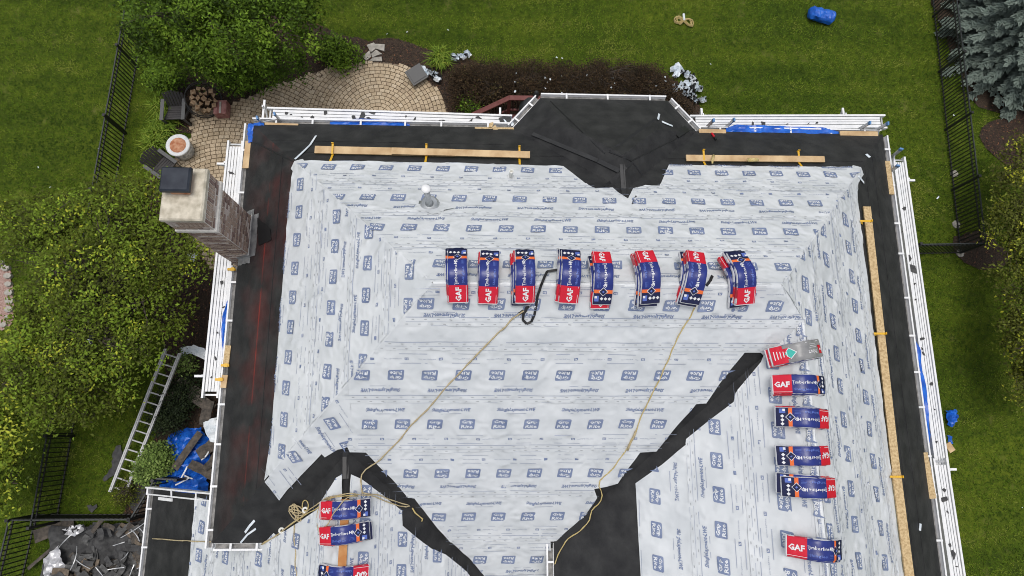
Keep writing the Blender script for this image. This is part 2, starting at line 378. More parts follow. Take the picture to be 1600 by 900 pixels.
def paver_geo(mb, q, org, m=0):
    c, r, w, a0, a1, p = q; g_ = .008; ga = g_/(r+w/2); n = 2
    h = .065+random.uniform(-.006, .006); tl = random.uniform(-.004, .004)
    A = [a0+ga+(a1-a0-2*ga)*i/n for i in range(n+1)]
    loop = [c+(r+g_)*np.array((math.cos(a), math.sin(a))) for a in A]+[c+(r+w-g_)*np.array((math.cos(a), math.sin(a))) for a in A[::-1]]
    cen = sum(loop)/len(loop); k = len(loop)
    V = [(*(x-org[:2]), .02) for x in loop]+[(*(x-org[:2]), h-.008) for x in loop]+[(*(cen+(x-cen)*.93-org[:2]), h+tl*(1 if i < k//2 else -1)) for i, x in enumerate(loop)]
    F = [(i, (i+1) % k, k+(i+1) % k, k+i)[::-1] for i in range(k)]+[(k+i, k+(i+1) % k, 2*k+(i+1) % k, 2*k+i)[::-1] for i in range(k)]+[tuple(range(2*k, 3*k))[::-1]]
    mb.add(V, F, m)
vis = lambda p: (p[1] > 7.9 or p[0] < -6.0)
pavers.sort(key=lambda q: (0 if vis(q[5]) else 1, np.hypot(*q[5])))
rest = MB(); org = np.array((*pc1, 0))
for i, q in enumerate(pavers):
    if i < 300:
        mb = MB(); paver_geo(mb, q, org); link('paver', mb.mesh('paver', M[random.choice(('paver', 'paver', 'paver_b', 'paver_c'))]), patio)
    else: paver_geo(rest, q, org, random.choice((0, 0, 1, 2)))
o = link('paver', rest.mesh('paver', [M['paver'], M['paver_b'], M['paver_c']]), patio); o['kind'] = 'stuff'
# stepping stones
for i, poly in enumerate([[(573, 72), (585, 68), (590, 76), (580, 84)], [(583, 70), (602, 71), (601, 82), (588, 78)], [(567, 90), (578, 80), (581, 90), (572, 97)], [(580, 86), (588, 79), (598, 86), (590, 88), (582, 92)], [(576, 97), (583, 92), (597, 90), (598, 97)]]):
    mb = MB(); q = px(poly, .0)[::-1]; c = sum(q)/len(q); q = [c+(p-c)*.95 for p in q]; mb.prism([(p[0], p[1], .015) for p in q], .055+.01*random.random())
    top('stepping_stone', mb, M['pale_stone'], ['flat pale stepping stone at the far left corner of the short path off the patio', 'flat pale stepping stone at the far right corner of the path, touching the lawn', 'flat pale stepping stone at the left side of the path beside the mulch', 'flat pale stepping stone in the middle of the short path', 'wide flat stepping stone touching the rim of the round patio'][i], 'stepping stone', 'stepping stones between patio and lawn')
for i in range(11):
    u, v = [(-10, 408), (3, 411), (12, 420), (15, 432), (16, 445), (17, 458), (18, 471), (17, 484), (16, 497), (-4, 416), (8, 508)][i]
    p = at(u, v, .0); mb = MB(); k = 7; sz = .11+.04*random.random()
    lo = [(p[0]+sz*(1+.25*random.random())*math.cos(6.283*j/k)*.8, p[1]+sz*.7*math.sin(6.283*j/k), 0) for j in range(k)]
    mb.prism(lo, .12); top('edging_stone', mb, M['pale_stone'], 'pale edging stone, '+['first', 'second', 'fourth', 'fifth', 'sixth', 'seventh', 'eighth', 'ninth', 'tenth', 'third', 'last'][i]+' along the rim of the pink gravel bed', 'stone', 'edging stones round the pink gravel bed')
# ================================================================== HOUSE
house = thing('house', 'large house with its roof half stripped and covered in pale printed underlayment', 'house', (2, 2, 0))
def plane_face(mb, pl, xy, m=0, dz=0.0):
    mb.add([(x, y, pz(pl, x, y)+dz) for x, y in xy], [tuple(range(len(xy)))], m)
YR = (YN+YS)/2; hw = (YN-YS)/2; XL_, XRr = XW+hw, XE-hw; RX = (XR+XE)/2; RZ = EZ+P8*(XE-RX)
QY = YS+(RZ-EZ)/P8; VB = YS-1.4; LEX = LX+(LZ-5.0)/P8
deck = MB()
plane_face(deck, PL['N'], [(XE, YN), (XW, YN), (XL_, YR), (XRr, YR)])
plane_face(deck, PL['W'], [(XW, YN), (XW, YS), (XL_, YR)], 1)
plane_face(deck, PL['S'], [(XW, YS), (-4.1, YS), (-4.1+1.4, VB), (RX, VB), (RX, QY), (XRr, YR), (XL_, YR)])
plane_face(deck, PL['E'], [(XE, YN), (XRr, YR), (RX, QY), (RX, SOUTH), (XE, SOUTH)])
plane_face(deck, PL['R'], [(RX, SOUTH), (RX, QY), (XR, QY-(RX-XR)), (XR, SOUTH)])
plane_face(deck, PL['LE'], [(LX, SOUTH), (.9, SOUTH), (.9, LY-3.4), (LX, LY)])
plane_face(deck, PL['LW'], [(LX, LY), (-3.9, LY-1.4), (-4.2, -1.41), (LXW, -1.41), (LXW, SOUTH), (LX, SOUTH)])
XC = (BX0+BX1)/2; bf = 6.85
bayfoot = [(BX0, bf), (1.28, BY1), (4.32, BY1), (BX1, bf), (BX1-.01, 4.4), (BX0+.01, 4.4)]
for nm, p in BAY.items():
    q = list(bayfoot)
    for n2, p2 in BAY.items():
        if n2 != nm: q = clip(q, p2[1]-p[1], p2[2]-p[2], p2[0]-p[0])
    q = clip(q, p[1]-0, p[2]+P8, p[0]-PL['N'][0]+.02)
    if len(q) > 2: plane_face(deck, p, q)
deck.build('roof', [M['membrane'], M['membrane_red']], house)
# walls below the eaves
w = MB()
def wallbox(x0, x1, y0, y1, z1): w.box(((x0+x1)/2, (y0+y1)/2, z1/2), (x1-x0, y1-y0, z1))
wallbox(XW+.4, XE-.4, -1.9, YN-.4, 5.75); wallbox(XR+.4, XE-.4, SOUTH+.4, -1.9, 5.75); wallbox(LXW+.4, -.6, SOUTH+.4, -1.9, 2.9)
w.prism([(BX0+.2, 6.48, 0), (BX1-.2, 6.48, 0), (4.2, 7.3, 0), (1.4, 7.3, 0)], 5.75)
w.build('wall', M['wall'], house)
sf = MB()   # soffit closes the eaves
sf.box(((XW+XE)/2, YN-.22, 5.80), (XE-XW-.05, .4, .04)); sf.box((XE-.22, 0, 5.80), (.4, 12.8, .04)); sf.box((XW+.22, (YN+YS)/2-.1, 5.80), (.4, 8.6, .04)); sf.box((LXW+.22, -4.2, 2.8), (.4, 5.5, .04))
sf.prism([(BX0+.06, 6.87, 5.79), (BX1-.06, 6.87, 5.79), (4.24, 7.58, 5.79), (1.36, 7.58, 5.79)], .04)
sf.build('soffit', M['white'], house)
# gutters with hangers
def gutter(p, q, out, hang=.85, fascia=True):
    p, q = np.array(p, float), np.array(q, float); out = np.array((*out, 0.), float); out /= np.linalg.norm(out); d = q-p; L = np.linalg.norm(d); d /= L
    W, D = .135, .11; mb = MB(); Z = np.array((0, 0, 1.))
    def strip(a0, z0, a1, z1, th, m):
        A = p+out*a0+Z*z0; B = p+out*a1+Z*z1; n_ = np.cross(d, (B-A)/np.linalg.norm(B-A))
        c = (A+B)/2+d*L/2; mb.frame(c, d*L/2, (B-A)/2, n_*th/2, m)
    strip(.004, -.14, .004, -.012, .012, 0)              # back
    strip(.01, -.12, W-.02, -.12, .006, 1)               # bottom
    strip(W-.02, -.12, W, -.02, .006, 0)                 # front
    strip(W-.022, -.016, W+.012, -.016, .012, 0)         # rolled lip
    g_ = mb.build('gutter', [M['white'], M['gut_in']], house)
    n = int(L/hang)
    for k in range(n):
        h = MB(); c = p+d*(L*(k+.5+random.uniform(-.12, .12))/max(n, 1)); h.bar(c+out*-.02-Z*.004, c+out*(W+.012)-Z*.004, .042, .016); h.build('hanger', M['white'], g_)
zg = EZ-.015
gutter((XW+.02, YN, zg), (BX0-.06, YN, zg), (0, 1)); gutter((BX1+.06, YN, zg), (XE, YN, zg), (0, 1))
gutter((BX0, bf+.03, zg), (1.28, BY1, zg), (-k1, k2), .5); gutter((1.30, BY1, zg), (4.30, BY1, zg), (0, 1), .9); gutter((4.32, BY1, zg), (BX1, bf+.03, zg), (k1, k2), .5)
gutter((XE, YN, zg), (XE, SOUTH, zg), (1, 0)); gutter((XW, YN, zg), (XW, 4.68, zg), (-1, 0)); gutter((XW, 3.52, zg), (XW, YS-.1, zg), (-1, 0), .8)
gutter((XW+.02, YS, zg), (-4.25, YS, zg), (0, -1), .45); gutter((XR, -2.25, zg), (XR, SOUTH, zg), (-1, 0), .7)
zl = pz(PL['LW'], LXW, 0)-.015
gutter((LXW, -1.4, zl), (LXW, SOUTH, zl), (-1, 0), .9)
tr = MB(); A_ = np.array((LXW-.12, -1.36, zl+.0)); B_ = np.array((XW-.25, -1.36, pz(PL['LW'], XW-.25, 0))); tr.bar(A_, B_, .035, .2, (0, 0, 1)); tr.bar(A_+(0, -.16, .02), B_+(0, -.16, .02), .03, .04); tr.bar(A_+(.0, -.0, .06), A_+(0, -.17, .06), .04, .04)
for f_ in (.35, .68, .97): 
    c = A_+(B_-A_)*f_; tr.bar(c+(0, .0, .1), c+(0, -.17, .05), .03, .03)
tr.build('rake_trim', M['white'], house)
rw = MB(); rw.bar(np.array((LXW+.25, -1.6, 0))+(0, 0, pz(PL['LW'], LXW+.25, 0)+.03), np.array((LXW+.75, -1.6, 0))+(0, 0, pz(PL['LW'], LXW+.75, 0)+.03), .07, .03); rw.build('rake_board', M['white'], house)
# ---- underlayment courses, their print and their laps
FR = {}
def face_frame(nm, O, rd):
    r = np.array(rd, float); r /= np.linalg.norm(r); pl = PL[nm]; n_ = np.array((-pl[1], -pl[2], 1.)); n_ /= np.linalg.norm(n_); s_ = np.cross(r, n_); FR[nm] = (np.array(O, float), s_, r, n_)
face_frame('N', (0, YN, EZ), (0, -1, P8)); face_frame('S', (0, YS, EZ), (0, 1, P8)); face_frame('W', (XW, 0, EZ), (1, 0, P8)); face_frame('E', (XE, 0, EZ), (-1, 0, P8))
face_frame('R', (XR, 0, EZ), (1, 0, P8)); face_frame('LW', (LXW, 0, zl+.015), (1, 0, P8)); face_frame('LE', (LX, 0, LZ), (-1, 0, P8))
def hgt(s, r, sd):
    a = noise.noise(Vector((s*.9+sd*3.1, r*2.3, sd)))*.010+noise.noise(Vector((s*2.6+r*1.2, r*3.4-s, sd+9)))*.0065
    w_ = abs(noise.noise(Vector((s*2.6+r*2.0, r*.7-s*.9, sd+4)))); a += max(0, .11-w_)*.17; w_ = abs(noise.noise(Vector((s*1.1-r*1.6, r*1.3+s*.4, sd+24)))); a += max(0, .06-w_)*.22
    return a
LOGO_OUT = []
for cx_, cy_, a0 in ((.112, .082, 0), (-.112, .082, 90), (-.112, -.082, 180), (.112, -.082, 270)):
    for k in range(4):
        a = math.radians(a0+k*30); x, y = cx_+.025*math.cos(a), cy_+.025*math.sin(a); LOGO_OUT.append((x+y*.13, y))
_lp = [Vector(p) for p in LOGO_OUT]+[Vector((x+y*.13, y)) for x in np.linspace(-.105, .105, 6) for y in (-.06, 0, .06)]
_lv, _, _lf, *_r = delaunay_2d_cdt(_lp, [], [list(range(len(LOGO_OUT)))], 1, 1e-5)
LOGO_V = np.array([tuple(v) for v in _lv]); LOGO_T = np.array([tuple(f) for f in _lf])
SIG = 'ShingleLayment-LWE'
def sheet(face, poly, r0, r1, rot, sd, show=True, dots=True, base=.008, phase=None, lap=.07, ang=0., ctr=None):
    """one course: poly is its outline in (s, r); the print repeats along s"""
    O, s_, r_, n_ = FR[face]
    q = clip(clip(poly, 0, 1, -(r0-lap)), 0, -1, r1)
    if len(q) < 3: return
    Q = np.array(q); Q = Q[np.r_[True, np.abs(np.diff(Q, axis=0)).sum(1) > 1e-4]]
    # refine outline and fill it with points so that the film can wrinkle
    out = []
    for i in range(len(Q)):
        a, b_ = Q[i-1], Q[i]; L = np.linalg.norm(b_-a); k = max(1, int(L/.16))
        for j in range(k): out.append(a+(b_-a)*j/k)
    out = np.array(out); nb = len(out); lo, hi = Q.min(0), Q.max(0)
    st = .085; G = np.array([(x, y) for x in np.arange(lo[0], hi[0], st) for y in np.arange(lo[1]+st*.4, hi[1], st)])
    if len(G):
        G += rng.uniform(-.025, .025, G.shape); G = G[inpoly(G, out)]
    pts = np.vstack([out, G]) if len(G) else out
    V, _, F, *_r = delaunay_2d_cdt([Vector(p) for p in pts], [], [list(range(nb))], 1, 1e-6)
    mb = MB(); P3 = lambda s, r, h: O+s_*s+r_*r+n_*h
    hh = lambda s, r: base+.014*(1-min(1, max(0, (r-r0)/(r1-r0))))+.010+hgt(s, r, sd)
    mb.add([P3(v[0], v[1], hh(v[0], v[1])) for v in V], [tuple(f) for f in F], 0)
    nV = len(V)
    def put(V2, T, c, turn, m, dh=.008):
        a = math.pi*turn+ang; ca, sa = math.cos(a), math.sin(a); W2 = np.c_[V2[:, 0]*ca-V2[:, 1]*sa+c[0], V2[:, 0]*sa+V2[:, 1]*ca+c[1]]
        T = np.asarray(T) if not isinstance(T, list) else T
        if isinstance(T, np.ndarray):
            cen = W2[T].mean(1); T = T[inpoly(cen, Q) & (cen[:, 1] < r1-.01)]
            if not len(T): return
            used = np.unique(T); mp = {u: i for i, u in enumerate(used)}; W2 = W2[used]; T = [tuple(mp[i] for i in t) for t in T]
        elif not inpoly(W2, Q).all(): return
        mb.add([P3(x, y, hh(x, y)+dh) for x, y in W2], T, m)
    if show:
        w_ = r1-r0; f = (lambda t: r0+w_*t) if rot == 0 else (lambda t: r1-w_*t); sg = 1 if rot == 0 else -1
        ph = random.uniform(0, .585) if phase is None else phase
        tv, tt = text(SIG, .085, .032, .3, (.70, .096)); lg, fan = LOGO_V, LOGO_T
        l1 = text('Grip', .1, .024, .13, (.205, .085)); l2 = text('Rite', .1, .024, .13, (.215, .074)); sm = text('www.grip-rite.com', .04, 0, .15, (.30, .03)); sn = text('N', .05, .03, 0, (.03, .034)); s3 = text('30', .05, .02, 0, (.045, .034))
        ca, sa = math.cos(ang), math.sin(ang)
        def rows(t, step, off):
            if ang == 0:
                y = f(t); x = lo[0]+off-step
                while x < hi[0]+step: yield (x, y); x += step
            else:
                for j in range(-2, 3):
                    x = off-3.9+.2*j; y = (j+(t if (j+rot) % 2 else 1-t)-.5)*1.05
                    while x < 4: yield tuple(np.array(ctr)+x*np.array((ca, sa))+y*np.array((-sa, ca))); x += step
        for c in rows(.52, .585, ph):
            put(lg, fan, c, rot, 1, .009)
            for lt, dy in ((l1, .044), (l2, -.045)):
                o_ = np.array((dy*.13*sg, dy*sg)); o_ = np.array((o_[0]*ca-o_[1]*sa, o_[0]*sa+o_[1]*ca)); put(lt[0], lt[1], np.array(c)+o_, rot, 2, .013)
        for i, c in enumerate(rows(.80, 1.17, ph+.3)): put(tv, tt, c, rot, 1)
        ln = np.array([(-.30, -.0045), (.30, -.0045), (.30, .0045), (-.30, .0045)]); sq = np.array([(-.033, -.024), (.033, -.024), (.033, .024), (-.033, .024)]); qt = np.array([(0, 1, 2), (0, 2, 3)])
        for c in rows(.73, 1.17, ph+.3): put(ln*np.array((.6, 1)), qt, c, rot, 3)
        for i, c in enumerate(rows(.22, .585, ph+.2)):
            put(sq, qt, c, rot, 1, .008); put(*(sn if i % 2 else s3), c, rot, 2, .011)
            put(sm[0], sm[1], (c[0]+.23*sg*ca, c[1]+.23*sg*sa), rot, 3)
        for t_ in (.13, .30): 
            for c in rows(t_, .9, ph): put(ln*np.array((.8, 1)), qt, c, rot, 3)
    if dots:
        d = np.array([(-.022, -.006), (.022, -.006), (.022, .006), (-.022, .006)]); qt = np.array([(0, 1, 2), (0, 2, 3)])
        for off in (-.03, .06):
            x = lo[0]+random.random()*.2
            while x < hi[0]: put(d, qt, (x, r0+off), 0, 4); x += .21
        x = lo[0]
        while x < hi[0]: put(np.array([(-.15, -.0025), (.15, -.0025), (.15, .0025), (-.15, .0025)]), qt, (x, r0+.015), 0, 3); put(np.array([(-.15, -.005), (.15, -.005), (.15, .005), (-.15, .005)]), qt, (x, r0+.10), 0, 3); put(np.array([(-.15, -.002), (.15, -.002), (.15, .002), (-.15, .002)]), qt, (x, r1-.06), 0, 3); x += .3
    o = mb.build('underlayment_course', [M['sheet'], M['print'], M['letter'], M['faint'], M['dash']], house)
    sm_ = np.zeros(len(mb.f), bool); sm_[:len(F)] = True; o.data.polygons.foreach_set('use_smooth', sm_)
def tosr(face, pts):
    O, s_, r_, n_ = FR[face]; out = []
    for u, v in pts:
        p = onpl(u, v, PL[face])-O; out.append((float(p@s_), float(p@r_)))
    return out
def srp(face, xyz):
    O, s_, r_, n_ = FR[face]; p = np.array(xyz)-O; return (float(p@s_), float(p@r_))
RLp, RRp, Qp = (XL_, YR, EZ+P8*hw), (XRr, YR, EZ+P8*hw), (RX, QY, RZ)
def hipat(face, a, b, u=None, v=None):      # point of hip a-b seen at image row v
    a, b = np.array(a), np.array(b); best = min((abs(_pv(a+(b-a)*t)[1]-v), t) for t in np.linspace(0, 1, 400)); return tuple(a+(b-a)*best[1])
def _pv(p):
    c = CAMR.T@(np.array(p)-CAMP); return 800+FPX*c[0]/-c[2], 450-FPX*c[1]/-c[2]
NEc, NWc, SWc = (XE, YN, EZ), (XW, YN, EZ), (XW, YS, EZ)
vq = hipat('S', Qp, (XR, QY-(RX-XR), EZ), v=556)
nw = hipat('N', NWc, RLp, v=253); ne = hipat('N', NEc, RRp, v=263); sw = hipat('S', SWc, RLp, v=751)
polyN = [srp('N', RLp), srp('N', nw)]+tosr('N', [(640, 255), (800, 259), (880, 261), (902, 278), (920, 292), (930, 297), (957, 295), (965, 302), (981, 312), (989, 296), (1008, 292), (1030, 293), (1038, 275), (1045, 259), (1180, 262)])+[srp('N', ne), srp('N', RRp)]
polyW = [srp('W', nw)]+tosr('W', [(452, 330), (447, 400), (439, 500), (432, 600), (426, 680)])+[srp('W', sw), srp('W', RLp)]
BLK_UL = [(437, 780), (450, 763), (503, 708), (508, 713), (528, 701), (538, 699), (543, 697)]
BLK_UR = [(547, 705), (572, 706), (592, 727), (613, 747), (638, 776), (648, 777), (662, 796), (684, 824), (705, 846), (733, 870), (758, 899)]
BLK_R = [(862, 899), (860, 845), (882, 845), (902, 820), (922, 793), (933, 777), (928, 762), (965, 754), (982, 728), (1000, 706), (1024, 705), (1050, 672), (1087, 630), (1102, 629), (1123, 598), (1163, 550), (1188, 550)]
h1 = hipat('S', SWc, RLp, v=597)
polyS = [srp('S', RLp), srp('S', h1)]+tosr('S', [(547, 648), (543, 697)]+BLK_UR+[(768, 915), (860, 915)]+BLK_R)+[srp('S', vq), srp('S', Qp), srp('S', RRp)]
polySw = [srp('S', h1)]+[srp('S', sw)]+tosr('S', BLK_UL+[(549, 648)])
polyE = [srp('E', ne)]+[srp('E', RRp), srp('E', Qp), (srp('E', (RX, -5.5, RZ)))]+tosr('E', [(1428, 1020), (1412, 900), (1392, 750), (1373, 602), (1357, 473), (1345, 370), (1337, 300)])
polyR = [srp('R', Qp), srp('R', vq)]+tosr('R', [(1190, 566), (1163, 598), (1150, 614), (1147, 628), (1110, 656), (1073, 686), (1072, 695), (1035, 726), (994, 755), (998, 830), (1002, 900), (1008, 1020)])+[srp('R', (RX, -5.5, RZ))]
g0 = .045
polyLW = tosr('LW', [(307, 776), (380, 795), (436, 838), (440, 834), (468, 816), (497, 796), (510, 773), (528, 746), (536, 741)])+[srp('LW', (LX-g0, LY-.9, LZ-g0*P8)), srp('LW', (LX-g0, -5.5, LZ-g0*P8))]+tosr('LW', [(290, 1010), (297, 898)])
polyLE = [srp('LE', (LX+g0, LY-.75, LZ-g0*P8))]+tosr('LE', [(547, 741), (563, 748), (595, 772), (627, 798), (628, 821), (650, 840), (673, 857), (695, 866), (715, 882), (728, 893), (745, 915), (800, 1000)])+[srp('LE', (LX+g0, -5.5, LZ-g0*P8))]
def courses(face, poly, bands, rots, show=None, **k):
    for i in range(len(bands)-1): sheet(face, poly, bands[i], bands[i+1], rots[i % len(rots)], random.randint(1, 60), True if show is None else show[i], base=.008+.0005*i, **k)
courses('N', polyN, [1.52, 2.66, 3.77, 4.8, 5.83], [1, 0])
courses('S', polyS, [-1.9, -1.04, .09, 1.28, 2.4, 3.52, 4.62, 5.1, 5.83], [0, 1, 0, 1, 0, 1, 0, 1], [1, 1, 1, 1, 1, 1, 0, 1])
courses('W', polyW, [1.5, 2.80, 3.80, 4.75, 5.83], [1, 0])
courses('E', polyE, [1.7, 2.42, 3.47, 4.50, 5.52, 5.83], [0, 1, 0, 1, 0], [0, 1, 1, 1, 0])
courses('R', polyR, [1.5, 3.0, 4.02, 5.1, 5.14], [0, 1, 0])
courses('LW', polyLW, [.8, 1.85, 2.9, 4.0, 5.2, 6.4, 7.1], [1, 0])
courses('LE', polyLE, [-4.6, -3.5, -2.5, -1.6, -.8, -.02], [0, 1])
sheet('S', polySw, -.5, 4.6, 0, 33, True, False, base=.012, phase=.3, ang=math.radians(-66), ctr=srp('S', onpl(525, 665, PL['S'])))
# wraps folded over the hips
def hipwrap(a, b, fa, fb, wd, sd, t0=0., t1=1.):
    a, b = np.array(a), np.array(b); d = b-a; L = np.linalg.norm(d); d /= L
    mb = MB(); n = int(L*(t1-t0)/.07); na, nb_ = FR[fa][3], FR[fb][3]; da = np.cross(na, d); db = np.cross(d, nb_)
    if da[2] > 0: da = -da
    if db[2] > 0: db = -db
    K = 4; V = []; F = []
    for i in range(n+1):
        t = t0+(t1-t0)*i/n; p = a+d*L*t; w1 = wd*(1+.35*noise.noise(Vector((t*9, sd, 1)))); w2 = wd*(1+.35*noise.noise(Vector((t*9, sd, 5))))
        for j in range(-K, K+1):
            dd, nn, w_ = (da, na, w1) if j < 0 else (db, nb_, w2); f = abs(j)/K
            h = .026+.014*noise.noise(Vector((t*L*5, j*.9, sd)))*(1-f*.6)-.006*f
            if j == 0: nn = (na+nb_)/np.linalg.norm(na+nb_)
            V.append(p+dd*w_*f+nn*h)
    m_ = 2*K+1
    for i in range(n):
        for j in range(m_-1): k = i*m_+j; F.append((k, k+1, k+m_+1, k+m_))
    mb.add(V, F); mb.build('hip_wrap', M['sheet'], house, smooth=True)
hipwrap(nw, RLp, 'N', 'W', .17, 1); hipwrap(ne, RRp, 'N', 'E', .16, 2); hipwrap(RLp, sw, 'S', 'W', .18, 3, 0, .97); hipwrap(RRp, Qp, 'S', 'E', .2, 4); hipwrap(RLp, RRp, 'N', 'S', .22, 5); hipwrap(Qp, (RX, -5.4, RZ), 'R', 'E', .16, 6)
# ---- membrane: lapped sheets, valley pieces and seam tapes, each lying on the deck
def strip_px(name, pts, h, m='membrane', th=.006):
    P = [onroof(u, v, h) for u, v in pts]; c = sum(P)/len(P); mb = MB(); k = len(P)
    V = P+[p-np.array((0, 0, h+.02)) for p in P]; mb.add(V, [tuple(range(k))]+[(i, (i+1) % k, k+(i+1) % k, k+i) for i in range(k)]); return mb.build(name, M[m], house)
def tape(pts, wd, h=.010, m='membrane'):
    mb = MB()
    for (a, b) in zip(pts[:-1], pts[1:]):
        n = 5; P = [onroof(a[0]+(b[0]-a[0])*i/n, a[1]+(b[1]-a[1])*i/n, h) for i in range(n+1)]
        for p, q in zip(P[:-1], P[1:]): mb.bar(p, q, wd, .012)
    return mb.build('seam_tape', M[m], house)
M['tape'] = mat('seam_tape', (.019, .019, .020), .5, (.030, .030, .031), 4, .1, 20)
M['tape_dark'] = mat('seam_tape_dark', (.011, .011, .012), .5)
tape([(833, 208), (935, 250)], .13, m='tape'); tape([(936, 250), (969, 266)], .15, m='tape'); tape([(1024, 186), (954, 236)], .06, m='tape_dark'); tape([(1074, 200), (1057, 211)], .16, m='tape_dark')
tape([(972, 257), (975, 304)], .10, m='tape'); tape([(952, 237), (985, 250)], .03, m='tape_dark'); tape([(987, 254), (945, 292)], .06, m='tape_dark'); tape([(540, 705), (540, 748)], .11, m='tape_dark'); tape([(990, 255), (1003, 273)], .025, m='tape_dark')
tape([(985, 252), (1085, 202)], .02, m='tape_dark'); tape([(860, 158), (945, 240)], .018, m='tape_dark'); tape([(398, 222), (458, 252)], .02, m='tape_dark')
# lap lines of the black sheets: thin doubled edges parallel to the eaves
def lapline(face, s0, s1, r, wd=.02):
    O, s_, r_, n_ = FR[face]; mb = MB(); n = 14
    for i in range(n):
        a, b = s0+(s1-s0)*i/n, s0+(s1-s0)*(i+1)/n; mb.frame(O+s_*(a+b)/2+r_*r+n_*.003, s_*(b-a)/2, r_*wd/2, n_*.004)
    mb.build('membrane_lap', M['membrane'], house)
lapline('N', -8.35, 4.25, 1.38); lapline('W', -5.75, 1.1, 1.36); lapline('E', -5.5, 5.7, 1.40); lapline('N', -.4, 4.7, .86); lapline('E', -5.5, 6.1, .88)
# loose release-film strips left on the membrane
def filmstrip(pts, wd, label, h=.02):
    P = [onroof(u, v, h+.015*math.sin(i*1.7)) for i, (u, v) in enumerate(pts)]; mb = MB()
    V = []
    for i, p in enumerate(P):
        d = P[min(i+1, len(P)-1)]-P[max(i-1, 0)]; d[2] = 0; d /= np.linalg.norm(d); y = np.array((-d[1], d[0], 0)); V += [p+y*wd/2, p-y*wd/2+(0, 0, .02)]
    mb.add(V, [(2*i, 2*i+1, 2*i+3, 2*i+2) for i in range(len(P)-1)]); k = len(mb.v); mb.add([np.array(v)-(0, 0, .004) for v in V], [(2*i, 2*i+2, 2*i+3, 2*i+1) for i in range(len(P)-1)])
    top('film_strip', mb, M['scrap'], label, 'film strip', 'peeled release film strips on the black membrane')
filmstrip([(461, 249), (475, 236), (485, 226), (494, 212)], .05, 'long curved pale film strip by the chimney-side back corner of the underlayment')
filmstrip([(1030, 178), (1028, 187)], .05, 'short upright pale film strip near the peak of the bay roof')
filmstrip([(1034, 190), (1043, 194), (1051, 197)], .05, 'short slanting pale film strip on the bay roof')
filmstrip([(1333, 268), (1342, 276), (1350, 286)], .06, 'grey curled film strip at the underlayment corner farthest from the chimney')
filmstrip([(1353, 241), (1359, 246)], .07, 'small crumpled film strip near the back gutter corner farthest from the chimney')
filmstrip([(383, 832), (390, 822), (398, 813)], .05, 'pale film strip on the black corner above the garage roof')
filmstrip([(376, 848), (387, 835), (400, 826)], .04, 'thin pale film strip nearest the gutter on the black corner above the garage')
filmstrip([(1437, 829), (1438, 818)], .03, 'tiny white film scrap on the black edge beside the long eaves board')
# exposed plywood at the left wing's ridge
mb = MB(); mb.frame((LX, (LY-.85-5.5)/2, LZ+.004), (.075, 0, 0), (0, (5.5+LY-.85)/2, 0), (0, 0, .012)); mb.build('ridge_sheathing', M['orange_wood'], house)
# ---- vents
v1 = onroof(672, 322, .0); vp = MB(); zc = v1[2]
vp.lathe(v1-(0, 0, .3), [(.14, 0), (.12, .40), (.055, .5), (.055, 1.2)], 16); vs = vp.build('vent_stack', M['galv'], house, True)
mb = MB(); mb.lathe(v1+(0, 0, .88), [(.04, 0), (.080, .01), (.083, .03), (.075, .045), (.01, .05)], 18); mb.build('vent_cap', M['white'], vs, True)
mb = MB(); n_ = FR['N'][3]; mb.frame(v1+n_*.02, FR['N'][1]*.22, FR['N'][2]*.22, n_*.006); mb.lathe(v1-(0, 0, .1), [(.22, 0), (.17, .22), (.14, .26)], 16); mb.build('vent_flashing', M['galv'], vs, True)
mb = MB(); ok_ = onroof(676, 326, .03); n = 12; C_ = ok_
mb.add([C_+n_*.03]+[C_+n_*.03+(.34+.09*math.sin(k*2.3))*(math.cos(6.283*k/n)*FR['N'][1]*1.0+math.sin(6.283*k/n)*FR['N'][2]*.6) for k in range(n)], [(0, 1+(k+1) % n, 1+k)[::-1] for k in range(n)]); mb.build('vent_patch', M['sheet'], house)
v2 = onroof(798, 278, 0); mb = MB(); mb.lathe(v2-(0, 0, .1), [(.04, 0), (.04, .42), (.045, .43), (.045, .46), (.03, .46), (.03, .38)], 14); o = mb.build('vent_pipe', M['pvc'], house, True); mb = MB(); mb.lathe(v2-(0, 0, .06), [(.11, 0), (.07, .1), (.05, .14)], 14); mb.build('pipe_boot', M['canvas'], o, True)
# ================================================================== CHIMNEY
CX0, CX1, CY0, CY1 = -5.66, -5.05, 3.68, 4.52; ZT = 8.78
ch = thing('chimney', 'brick chimney with pale stone cap and dark flue cover standing at the eaves', 'chimney', ((CX0+CX1)/2, (CY0+CY1)/2, 0))
core = MB(); core.box(((CX0+CX1)/2, (CY0+CY1)/2, 4.1), (CX1-CX0, CY1-CY0, 8.2)); core.box(((CX0+CX1)/2, (CY0+CY1)/2, 8.42), (CX1-CX0+.09, CY1-CY0+.09, .5)); core.build('mortar_core', M['mortar'], ch)
BRM = [M['brick'], M['brick'], M['brick_pale'], M['brick_dark']]
brick_me = {}
def brick(w, h, k):
    key = (round(w, 3), round(h, 3), k)
    if key not in brick_me:
        mb = MB(); mb.box((0, 0, 0), (w, .03, h)); brick_me[key] = mb.mesh('brick', BRM[k])
    return brick_me[key]
nbk = [0]; brest = MB()
def put_brick(c, w, h, rz, vis_):
    k = random.randrange(4); out = random.uniform(-.003, .004); nrm = np.array((math.sin(rz), -math.cos(rz), 0)); c = np.array(c)+nrm*out
    if vis_ and nbk[0] < 300:
        nbk[0] += 1; o = link('brick', brick(w, h, k), ch, c-np.array(ch.location)); o.rotation_euler = (0, 0, rz)
    else: brest.box(c, (w, .03, h), k, rz)
